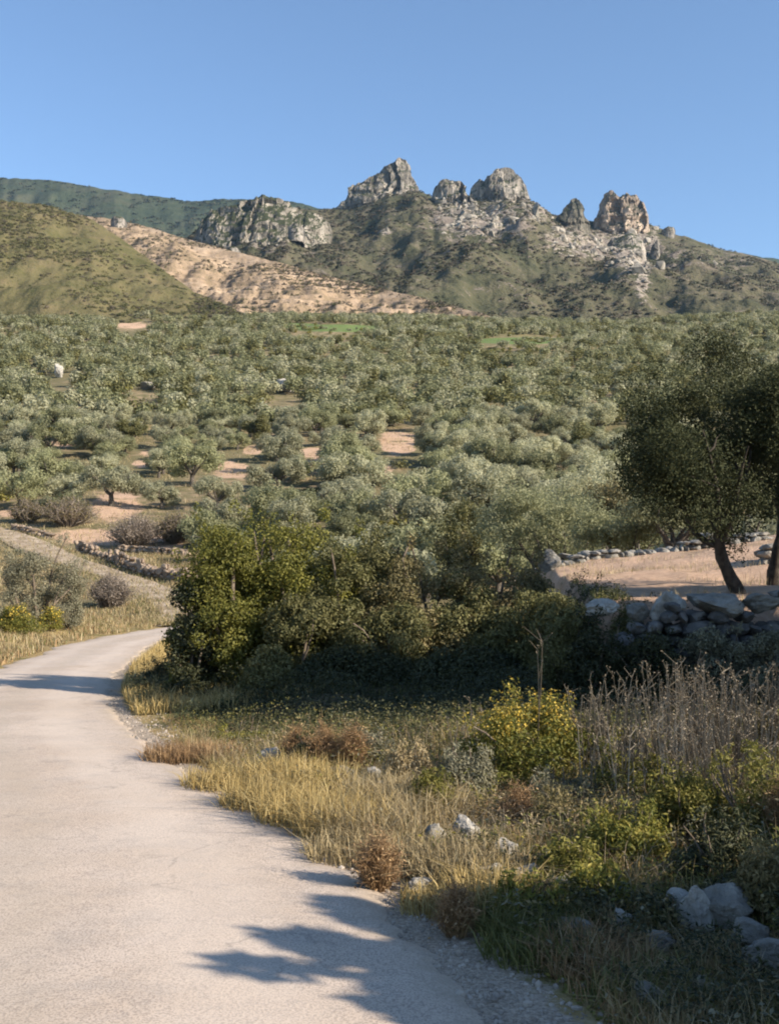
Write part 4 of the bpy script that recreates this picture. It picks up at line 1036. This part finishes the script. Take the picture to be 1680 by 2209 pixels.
SL = ['shortest grey stalk stand, just right of the spurge', 'second stand of grey stalks from the spurge', 'third stand of grey stalks from the spurge', 'fourth stand of grey stalks from the spurge', 'tall grey stalks in front of the dark wall', 'tallest grey stalk stand, rising against the dark wall',
      'grey stalk stand right of the tallest one', 'thinner stalk stand two places right of the tallest', 'tall stalk stand near the right edge of the photo', 'stalk stand cut by the right edge of the photo', 'stalk stand just in front of the tallest one', 'stalk stand in front of the tall grey stalks',
      'stalk stand above the green weed at the right edge', 'thin stalks left of the yellow green spurge', 'short stalks behind the olive green weed bush', 'stalks between the olive green weed and the lush green weed', 'stalks behind the lush green weed bush']
for i, ((a, b, hp), lab) in enumerate(zip(ST, SL)):
    x, y, z = pl(a, b); k = y / F
    stalks('dry_stalk_plant', (x, y, z), lab, 'dry grey stalks right of the road', .26, hp * k * 1.05, 34, GREYST, 300 + i, head=.03, lean=.12)
# golden clumps on the verge
for i, (a, b, hp, lab, m) in enumerate([(430, 1700, 60, 'golden grass clump at the narrow end of the sunlit verge', GOLD), (520, 1740, 80, 'golden clump second along the sunlit verge', GOLD), (600, 1770, 95, 'big yellow grass clump leaning over the road edge', GOLD), (690, 1800, 110, 'tall straw clump in the middle of the verge', GOLD),
        (760, 1815, 110, 'tall straw clump left of the rusty clump', STRAW), (700, 1850, 70, 'low straw clump right at the road edge', STRAW), (880, 1880, 90, 'straw clump right of the rusty clump', STRAW), (950, 1900, 100, 'pale straw clump below the cream boulder', STRAW), (900, 1960, 60, 'low yellow tuft by the gravel', GOLD), (1010, 1960, 100, 'golden clump above the near road shadow', GOLD),
        (1060, 2000, 90, 'green gold clump near the road shadow', GGREEN), (580, 1690, 80, 'golden clump behind the first ones on the verge', GOLD), (660, 1720, 90, 'golden clump behind the middle of the verge', GOLD), (780, 1740, 80, 'straw clump in front of the shaded stones', STRAW), (860, 1770, 90, 'straw clump in front of the olive weed', STRAW),
        (340, 1640, 50, 'orange grass clump where the thicket shade ends', REDBR), (420, 1640, 46, 'orange clump between the shade and the golden clump', REDBR), (1090, 2060, 80, 'dark clump at the edge of the near road shadow', GGREEN), (1200, 2080, 90, 'reddish clump in the shaded corner by the road', REDBR), (1330, 2150, 90, 'dull clump in the shaded corner', GGREEN)]):
    x, y, z = pl(a, b); k = y / F; x += .16; z = float(H(x, y))
    tussock('grass_clump', (x, y, z), lab, 'grass clumps on the verge', .2 + hp * k * .42, hp * k * .85, 1100, m, 500 + i, lean=.8)

# grass and undergrowth that nobody could count
def field(name, n, fn, mats, h, wd, seed, lean=.5, hfn=None):
    rg = np.random.default_rng(seed); x, y = fn(rg, n); k_ = clear_of_stones(x, y); x, y = x[k_], y[k_]; z = H(x, y)
    mb = MB(); hh_ = h * rg.uniform(.45, 1.25, len(x)) * (hfn(x, y) if hfn else 1)
    blades(mb, np.stack([x, y, z - .01], 1), rg, hh_, wd, lean)
    o = link(name, mb.mesh(name, mats)); tag(o, kind='stuff'); return o
def verge(rg, n):
    y = 3.4 + 11 * rg.uniform(0, 1, n) ** 1.3; x = xr(y) + .26 + np.abs(rg.normal(0, .55, n)) + .25 * fbm(y * 1.2, y * 0, seed=33)
    k = (vnoise(x * 1.6, y * 1.6, 0, 61) + rg.normal(0, .3, n) > -.2) & (.469 * x + .883 * y < 9.3 + rg.normal(0, .35, n)) & (x > xr(y) + .14); return x[k], y[k]  # verge grass ends where tree shade begins, leaving that band darker
field('dry_grass', 17000, verge, GOLD, .12, .005, 71, .8)
field('dry_grass', 12000, verge, STRAW, .19, .004, 271, .8)
field('dry_grass', 7000, verge, GGREEN, .12, .005, 272, .9)
field('dry_grass', 5000, verge, REDBR, .13, .005, 273, .9)
def under2(rg, n):
    y = 14 + 5 * rg.uniform(0, 1, n); x = rg.uniform(-4.2, 3.2, n); k = x > xr(y) + .2; return x[k], y[k]
def under(rg, n, s=62, thr=-.1, y0=3.6, y1=14.2, dry=False):
    y = y0 + (y1 - y0) * rg.uniform(0, 1, n) ** 1.15; x = xr(y) + .35 + (.45 * y + .5 - xr(y)) * rg.uniform(0, 1, n)
    k = (fbm(x * 1.1, y * 1.1, 0, s, 3) + rg.normal(0, .25, n) > thr) & (.469 * x + .883 * y < 10.7)
    if dry:
        p_ = .469 * x + .883 * y + .5 * fbm(x * .9, y * .9, 0, 70, 3)
        k &= (p_ > 5.7) & (p_ < 9.1 + .35 * np.maximum(x, 0)) & (x < xr(y) + 2.6 + rg.exponential(.6, n))  # straw kept to the sunlit band, so plant colour carries the light
    return x[k], y[k]
field('undergrowth', 36000, lambda r, n: under(r, n, 62, .0), GGREEN, .13, .006, 72, .8)
field('undergrowth', 46000, lambda r, n: under(r, n, 63, .0, 4.6, 12.4, True), STRAW, .14, .005, 73, .8)
field('undergrowth', 26000, lambda r, n: under(r, n, 64, .1), REDBR, .13, .005, 74, .8)
def litter(name, n, fn, m, h, L_, seed):
    rg = np.random.default_rng(seed); x, y = fn(rg, n); k_ = clear_of_stones(x, y); x, y = x[k_], y[k_]; z = H(x, y)
    big = np.clip(fbm(x * 1.4, y * 1.4, 0, seed, 3) + .45, 0.05, 1.2)
    mb = MB(); leaves(mb, np.stack([x, y, z + h * big * rg.uniform(0, 1, len(x))], 1), np.tile([0, 0, 1.], (len(x), 1)), rg, L_, L_ * .42, -.6, .8)
    o = link(name, mb.mesh(name, m)); tag(o, kind='stuff')
field('undergrowth', 10000, lambda r, n: under(r, n, 66, -.1, 3.6, 14, True), GREYST, .28, .0035, 371, 1.3)
field('undergrowth', 12000, lambda r, n: under(r, n, 67, -.1, 3.6, 14, True), GOLD, .26, .0035, 372, 1.2)
litter('ground_cover', 60000, lambda r, n: under(r, n, 162, .15), GREENW, .22, .028, 171)
litter('ground_cover', 50000, lambda r, n: under(r, n, 166, .0, 3.6, 14, True), STRAW, .16, .026, 373)
litter('ground_cover', 40000, lambda r, n: under(r, n, 163, .15), MASTICB, .18, .035, 172)
litter('ground_cover', 34000, lambda r, n: under(r, n, 164, .2), SAGE, .20, .032, 173)
litter('ground_cover', 26000, lambda r, n: under(r, n, 165, .3), YGREEN, .22, .035, 174)
litter('ground_cover', 36000, lambda r, n: under2(r, n), MASTICD, .34, .05, 175)  # dark leaves under the thicket, its shade put into their colour
def under3(rg, n):
    y = rg.uniform(11.6, 14.4, n); x = rg.uniform(-2.6, 4.8, n)
    k = (x > xr(y) + .35) & (.469 * x + .883 * y + .5 * fbm(x, y, 0, 68, 3) > 10.4); return x[k], y[k]
litter('ground_cover', 42000, under3, MASTICD, .32, .042, 176)  # shade before the thicket deepened by dark leaf colour
def under5(rg, n):
    y = rg.uniform(8, 13, n); x = rg.uniform(-3, 5, n); p_ = .469 * x + .883 * y + .5 * fbm(x * .9, y * .9, 0, 71, 3)
    k = (x > xr(y) + .45) & (p_ > 8.9 + .3 * np.maximum(x, 0)) & (p_ < 11); return x[k], y[k]
litter('ground_cover', 50000, under5, MASTICD, .26, .036, 181)  # dark leaves carry the front strip of the thicket shade in their colour
litter('ground_cover', 26000, under5, MASTICG, .26, .036, 182)
litter('ground_cover', 12000, under5, MASTICB, .28, .034, 183)
def under6(rg, n):
    y = rg.uniform(4.5, 11, n); x = rg.uniform(.6, 5, n); p_ = .469 * x + .883 * y
    k = (x > xr(y) + 1.3) & (p_ > 5.6) & (fbm(x * 1.3, y * 1.3, 0, 72, 3) > -.2); return x[k], y[k]
litter('ground_cover', 46000, under6, GREENW, .24, .030, 184)
litter('ground_cover', 30000, under6, MASTICG, .24, .030, 185)
def under4(rg, n):
    y = rg.uniform(3.4, 7.0, n); x = rg.uniform(.3, 3.4, n)
    k = (x > xr(y) + .5) & (.469 * x + .883 * y + .5 * fbm(x, y, 0, 69, 3) < 5.9 + .25 * x); return x[k], y[k]
litter('ground_cover', 60000, under4, MASTICD, .16, .03, 177)  # shade of the near right corner put into leaf colour
litter('ground_cover', 30000, under4, MASTICB, .12, .03, 178)
field('undergrowth', 9000, under2, GGREEN, .15, .009, 75, .6)
def vergefar(rg, n):
    y = 14 + 30 * rg.uniform(0, 1, n) ** 1.4; x = xr(y) + .15 + np.abs(rg.normal(0, 1., n)); return x, y
field('dry_grass', 12000, vergefar, GOLD, .22, .012, 76, .6)
def leftside(rg, n):
    y = 17 + 62 * rg.uniform(0, 1, n); x = xl(np.minimum(y, 44)) - .1 - 18 * rg.uniform(0, 1, n) ** 1.3 + np.maximum(y - 44, 0) * -.1
    k = (fbm(x * .5, y * .5, 0, 66, 3) + rg.normal(0, .3, n) > -.25) & (pl_dist(x, y, TRACK) > 1.7); return x[k], y[k]
field('dry_grass', 60000, leftside, STRAW, .28, .022, 77, .7)
field('undergrowth', 30000, leftside, GGREEN, .24, .022, 78, .7)
field('undergrowth', 24000, leftside, REDBR, .24, .022, 179, .7)
def trackside(rg, n):
    k = rg.integers(0, 160, n); o_ = rg.choice([-1, 1], n) * np.abs(rg.normal(1.25, .38, n)); q_ = np.where(rg.uniform(0, 1, n) < .18, rg.normal(0, .2, n), o_)
    return tp[k, 0] + nn[k, 0] * q_ + rg.normal(0, .2, n), tp[k, 1] + nn[k, 1] * q_ + rg.normal(0, .2, n)
field('dry_grass', 9000, trackside, STRAW, .24, .03, 381, .8)
field('undergrowth', 4000, trackside, GGREEN, .22, .03, 382, .8)
def groveground(rg, n):
    y = 52 + 110 * rg.uniform(0, 1, n); x = rg.uniform(-.42, .42, n) * y
    k = (fbm(x * .2, y * .2, 0, 383, 3) + rg.normal(0, .2, n) > -.15) & (pl_dist(x, y, TRACK) > 1.6); return x[k], y[k]
field('dry_grass', 60000, groveground, STRAW, .34, .045, 384, .8)
def terrace_(rg, n):
    y = 14.3 + 12 * rg.uniform(0, 1, n); x = terr_edge(y) + .3 + 7 * rg.uniform(0, 1, n)
    k = (fbm(x * .7, y * .7, 0, 67, 3) + rg.normal(0, .2, n) > .45); return x[k], y[k]
field('dry_grass', 7000, terrace_, STRAW, .14, .008, 79, .7)

# ================================================================== THE GROVE
rg = np.random.default_rng(5)
# tree prototypes: one of each habit, then copies
def grove_tree(seed, mat, h, rx, z0, nleaf, L, Wd, nclump=34):
    return tree('olive_tree', (0, 0, 0), 'x', 'olive tree', 'g', h=h, rx=rx, ry=rx * .92, z0=z0, tr=.2, th=1.0, nclump=nclump, nleaf=nleaf, L=L, Wd=Wd, mat=mat, seed=seed, r0=.55, r1=.95, gap=.2, nb=5, spread=.5)
protos = [grove_tree(601, OLIVE, 4.1, 2.7, .45, 6200, .24, .10), grove_tree(602, OLIVE2, 4.5, 2.7, .5, 6200, .24, .10), grove_tree(603, OLIVE, 3.5, 3.0, .2, 6200, .24, .10),
          grove_tree(604, OLIVE2, 3.7, 2.6, .2, 5600, .24, .10), grove_tree(605, MASTICG, 4.0, 2.3, .1, 5600, .24, .12), grove_tree(606, OLIVE, 4.7, 2.5, .5, 6200, .24, .10),
          grove_tree(607, OLIVE2, 3.0, 2.8, .1, 5600, .24, .10), grove_tree(608, OLIVE, 3.9, 3.1, .3, 6600, .24, .10)]
cand = []
y = 50.0
while y < 460:
    sp = 5.0 if y < 200 else 4.8
    half = .52 * y + 12
    xs_ = np.arange(-half, half, sp) + rg.uniform(0, sp)
    for x in xs_:
        cand.append((x + rg.normal(0, 1.1), y + rg.normal(0, 1.3)))
    y += sp * (.92 if y < 260 else 1.25)
cand = np.array(cand)
cz = H(cand[:, 0], cand[:, 1])
cpx, cpy = proj(cand[:, 0], cand[:, 1], cz + 1.3)
bpx, bpyy = proj(cand[:, 0], cand[:, 1], cz)
tpx, tpy = proj(cand[:, 0], cand[:, 1], cz + 3.6)
keep = (blobs(cpx, cpy, SOIL, grow=.95) < .35) & (blobs(bpx, bpyy, SOIL, grow=.85) < .3) & (blobs(tpx, tpy, SOIL, grow=.85) < .25)
keep &= ~((cand[:, 1] < 92) & (cand[:, 0] < -.165 * cand[:, 1]))           # the open ground by the track
keep &= ~((cand[:, 1] < 56) & (cand[:, 0] > .04 * cand[:, 1]))
keep &= pl_dist(cand[:, 0], cand[:, 1], TRACK) > 4
keep &= (blobs(bpx, bpyy, GREEN) < .5) & (blobs(cpx, cpy, GREEN) < .5) & (blobs(tpx, tpy, GREEN) < .7)
inframe = (bpx > -130) & (bpx < W + 130)
for sx_, sy_, r_ in ((612, 850, 48), (128, 805, 36), (316, 838, 40)): keep &= ~((np.abs(cpx - sx_) < r_ * 1.0) & (cpy > sy_ - 8) & (cpy < sy_ + 46))
keep &= rg.uniform(0, 1, len(cand)) > .06
# the individually placed trees of the nearest row
ROW = [(240, 1092, 1.05, 0, 'olive with a clear dark trunk on the soil above the dirt track'), (42, 1100, 1.0, 1, 'dark green olive at the left edge above the brown shrub'),
       (415, 1050, 1.15, 1, 'round green olive left of the tan soil patch'), (600, 1062, 1.1, 2, 'pale wide olive right of the tan soil patch'), (140, 1088, .9, 2, 'grey olive between the two trees with visible trunks'),
       (350, 1098, .8, 2, 'small silver olive right of the one with the clear trunk'), (470, 1100, .85, 0, 'small pale olive above the tall yellow green bush')]
cx_, cy_ = cand[keep & inframe, 0], cand[keep & inframe, 1]; ox_, oy_ = cand[keep & ~inframe, 0], cand[keep & ~inframe, 1]
fixed = [(P(a, b), s_, pi, lab) for a, b, s_, pi, lab in ROW]
ok = np.ones(len(cx_), bool)
for (x, y, z), s_, pi, lab in fixed: ok &= np.hypot(cx_ - x, (cy_ - y) * .8) > 4.6 * s_
cx_, cy_ = cx_[ok], cy_[ok]
order = np.argsort(cy_); cx_, cy_ = cx_[order], cy_[order]
czz = H(cx_, cy_)
NI = 286
for i, ((x, y, z), s_, pi, lab) in enumerate(fixed):
    copy_tree(protos[pi], (x, y, z), rg.uniform(0, 6.28), (s_, s_, s_), lab, 'olive trees nearest the dirt track')
for i in range(min(NI, len(cx_))):
    u_ = rg.uniform(); pi = int(np.searchsorted([.16, .28, .44, .56, .63, .78, .88], u_))
    s_ = rg.uniform(.68, 1.22)
    if cy_[i] < 100: lab, gr_ = 'leafy olive tree crowded in the lower rows of the grove, behind the roadside thicket', 'olive trees of the lower grove'
    else: lab, gr_ = 'small round olive tree crowded in the middle rows of the hillside grove', 'olive trees of the middle grove'
    copy_tree(protos[pi], (float(cx_[i]), float(cy_[i]), float(czz[i]) - .05), rg.uniform(0, 6.28), (s_ * rg.uniform(.92, 1.1), s_, s_ * rg.uniform(.9, 1.1)), lab, gr_)
for p_ in protos:
    for ch in list(p_.children): bpy.data.objects.remove(ch)
    bpy.data.objects.remove(p_)
print('grove', len(cx_), 'y of last individual', cy_[min(NI, len(cx_)) - 1])
# the rest of the grove, far up the slope, reads as one mass
def far_trees(name, xs_, ys_, mats, rg, nl, L, Wd, hs=(2.6, 3.8), rs=(1.7, 2.5)):
    mbs = [MB() for _ in mats]
    base = []
    for v in range(8):
        cl = crown_clumps(rg, 14, 1, 1, .12, 1, .3, .5); p, d, k = clump_pts(rg, cl, nl, .5, .1, v, 2.); base.append((p, d))
    mi_ = rg.integers(0, len(mats), len(xs_)); zs = H(xs_, ys_)
    tone = np.clip(rg.normal(.5, .2, len(xs_)), .1, .9)
    for v in range(8):
        for m in range(len(mats)):
            idx = np.nonzero((np.arange(len(xs_)) % 8 == v) & (mi_ == m))[0]
            if not len(idx): continue
            p, d = base[v]; n = len(p)
            r = rg.uniform(*rs, len(idx)); h = rg.uniform(*hs, len(idx))
            q = p[None] * np.stack([r, r, h], 1)[:, None, :] + np.stack([xs_[idx], ys_[idx], zs[idx]], 1)[:, None, :]
            leaves(mbs[m], q.reshape(-1, 3), np.tile(d, (len(idx), 1)), rg, L, Wd, .2, .35, np.clip(np.repeat(tone[idx], n) + rg.normal(0, .18, n * len(idx)), 0, 1))
    for m, mb in zip(mats, mbs):
        if mb.n: o = link(name, mb.mesh(name, m)); tag(o, kind='stuff')
far_trees('distant_olive_grove', np.concatenate([cx_[NI:], ox_]), np.concatenate([cy_[NI:], oy_]), [OLIVE, OLIVE2, OLIVE2, MASTICG], rg, 330, .62, .34)

# low scrub between the trees
n = 6500
sy = 52 + 380 * rg.uniform(0, 1, n) ** .8; sx = (rg.uniform(-.38, .38, n)) * sy
spx, spy = proj(sx, sy, H(sx, sy)); sq_x, sq_y = proj(sx, sy, H(sx, sy) + 1.); k = (blobs(spx, spy, SOIL) < .3) & (blobs(sq_x, sq_y, SOIL) < .3) & ~((sy < 92) & (sx < -.16 * sy)) & (pl_dist(sx, sy, TRACK) > 3)
for bx_, by_, r_ in ((612, 850, 48), (128, 805, 30), (316, 838, 36)): k &= ~((np.abs(spx - bx_) < r_) & (spy > by_ - 16) & (spy < by_ + 40))
k &= fbm(sx * .06, sy * .06, 0, 91, 3) > -.15
far_trees('scrub', sx[k], sy[k], [OLIVE2, GREENW, MASTICG, OLIVE], rg, 90, .40, .2, (.4, 1.5), (.5, 1.4))

# ---- scrub on the hills: one mass per hill
def hill_scrub(name, Vv, nrow, n, mats, rg, rs, hs, nl=22, L=1.0, Wd=.55, mask=None, pxlim=(-60, 1760)):
    ncol = Vv.shape[1]
    i = rg.integers(2, nrow - 1, n); j = rg.integers(0, ncol - 1, n); f = rg.uniform(0, 1, n)[:, None]; g_ = rg.uniform(0, 1, n)[:, None]
    c = (Vv[i, j] * (1 - f) + Vv[i, j + 1] * f) * (1 - g_) + (Vv[i + 1, j] * (1 - f) + Vv[i + 1, j + 1] * f) * g_
    a, b = proj(c[:, 0], c[:, 1], c[:, 2]); k = (a > pxlim[0]) & (a < pxlim[1])
    k &= fbm(c[:, 0] * .02, c[:, 1] * .02, c[:, 2] * .02, 17, 3) + rg.normal(0, .35, n) > -.15
    if mask is not None: k &= rg.uniform(0, 1, n) > mask(a, b)
    c = c[k]; n = len(c)
    d = rg.normal(0, 1, (nl, 3)); d[:, 2] = np.abs(d[:, 2]); d /= np.linalg.norm(d, axis=1)[:, None]
    mi_ = rg.integers(0, len(mats), n)
    for m, mt in enumerate(mats):
        q = c[mi_ == m]; r = rg.uniform(*rs, len(q)); h = rg.uniform(*hs, len(q))
        pp = q[:, None, :] + d[None] * np.stack([r, r, h], 1)[:, None, :] * rg.uniform(.5, 1, (len(q), nl, 1))
        mb = MB(); leaves(mb, pp.reshape(-1, 3), np.tile(d, (len(q), 1)), rg, L, Wd, 0, .5, np.clip(np.repeat(rg.uniform(.1, .9, len(q)), nl) + rg.normal(0, .12, nl * len(q)), 0, 1))
        o = link(name, mb.mesh(name, mt)); tag(o, kind='stuff')
# broken rock below the crags
rs_ = np.random.default_rng(88); Vm, nr_ = mtn[0], mtn[1]
i_ = rs_.integers(20, nr_ - 1, 60000); j_ = rs_.integers(0, Vm.shape[1], 60000); c_ = Vm[i_, j_] + rs_.normal(0, 1.6, (60000, 3)) * np.array([1, 1, 0])
a_, b_ = proj(c_[:, 0], c_[:, 1], c_[:, 2]); k_ = (rs_.uniform(0, 1, 60000) < np.clip(mrock(a_, b_) - .15, 0, 1) ** 2.0 * .8) & (a_ > -50) & (a_ < 1750)
c_ = c_[k_][:5200]; V0, T0 = ico(1); n = len(c_)
s_ = np.exp(rs_.normal(.15, .55, n))
q = V0[None] * (s_[:, None] * rs_.uniform(.5, 1.4, (n, 3)))[:, None, :] * (1 + rs_.normal(0, .22, (n, len(V0), 1))) + c_[:, None]
Tn = (T0[None] + (np.arange(n) * len(V0))[:, None, None]).reshape(-1, 3)
o = link('scree', make_mesh('scree', q.reshape(-1, 3), None, flat_mat('scree_stone', (.15, .135, .11), (.36, .32, .265), .12), None, False, None, Tn)); tag(o, kind='stuff')
HS1 = leaf_mat('maquis_leaf', [(.035, .038, .02), (.06, .06, .03), (.09, .08, .045)], .25, 0)
HS2 = leaf_mat('maquis_leaf_brown', [(.055, .048, .03), (.09, .074, .048), (.13, .10, .07)], .25, 0)
HS3 = leaf_mat('phrygana_leaf', [(.06, .066, .02), (.10, .096, .034), (.14, .12, .05)], .2, 0)
hill_scrub('hill_scrub', mtn[0], mtn[1], 26000, [HS1, HS2], rg, (1.2, 3.0), (.8, 2.0), 14, 1.7, 1.0, lambda a, b: mrock(a, b) * .9)
hill_scrub('hill_scrub', hil[0], hil[1], 14000, [HS3, HS3, HS2], rg, (.6, 1.6), (.5, 1.2), 16, .75, .45, None, (-60, 540))
hill_scrub('hill_scrub', tan[0], tan[1], 11000, [HS3, HS2, HS2], rg, (.6, 1.9), (.5, 1.7), 16, .9, .5, None, (150, 1150))
hill_scrub('hill_scrub', far[0], far[1], 5000, [HS1], rg, (4, 9), (2, 5), 12, 5, 3.4, None, (-60, 760))

# ================================================================== AIR
m, nt, out = new_mat('thin_summer_haze')
pv = nt.nodes.new('ShaderNodeVolumePrincipled'); pv.inputs['Color'].default_value = (.42, .70, 1, 1); pv.inputs["Density"].default_value = .000045
pv.inputs['Anisotropy'].default_value = .2
nt.links.new(pv.outputs[0], out.inputs['Volume'])
x0, x1, y0, y1, z0, z1 = -4300, 4300, -4300, 4300, -3200, 960
Vb = [(x, y, z) for z in (z0, z1) for x, y in ((x0, y0), (x1, y0), (x1, y1), (x0, y1))]
o = link('haze', make_mesh('haze', Vb, [(3, 2, 1, 0), (4, 5, 6, 7), (0, 1, 5, 4), (1, 2, 6, 5), (2, 3, 7, 6), (3, 0, 4, 7)], m)); tag(o, kind='stuff')
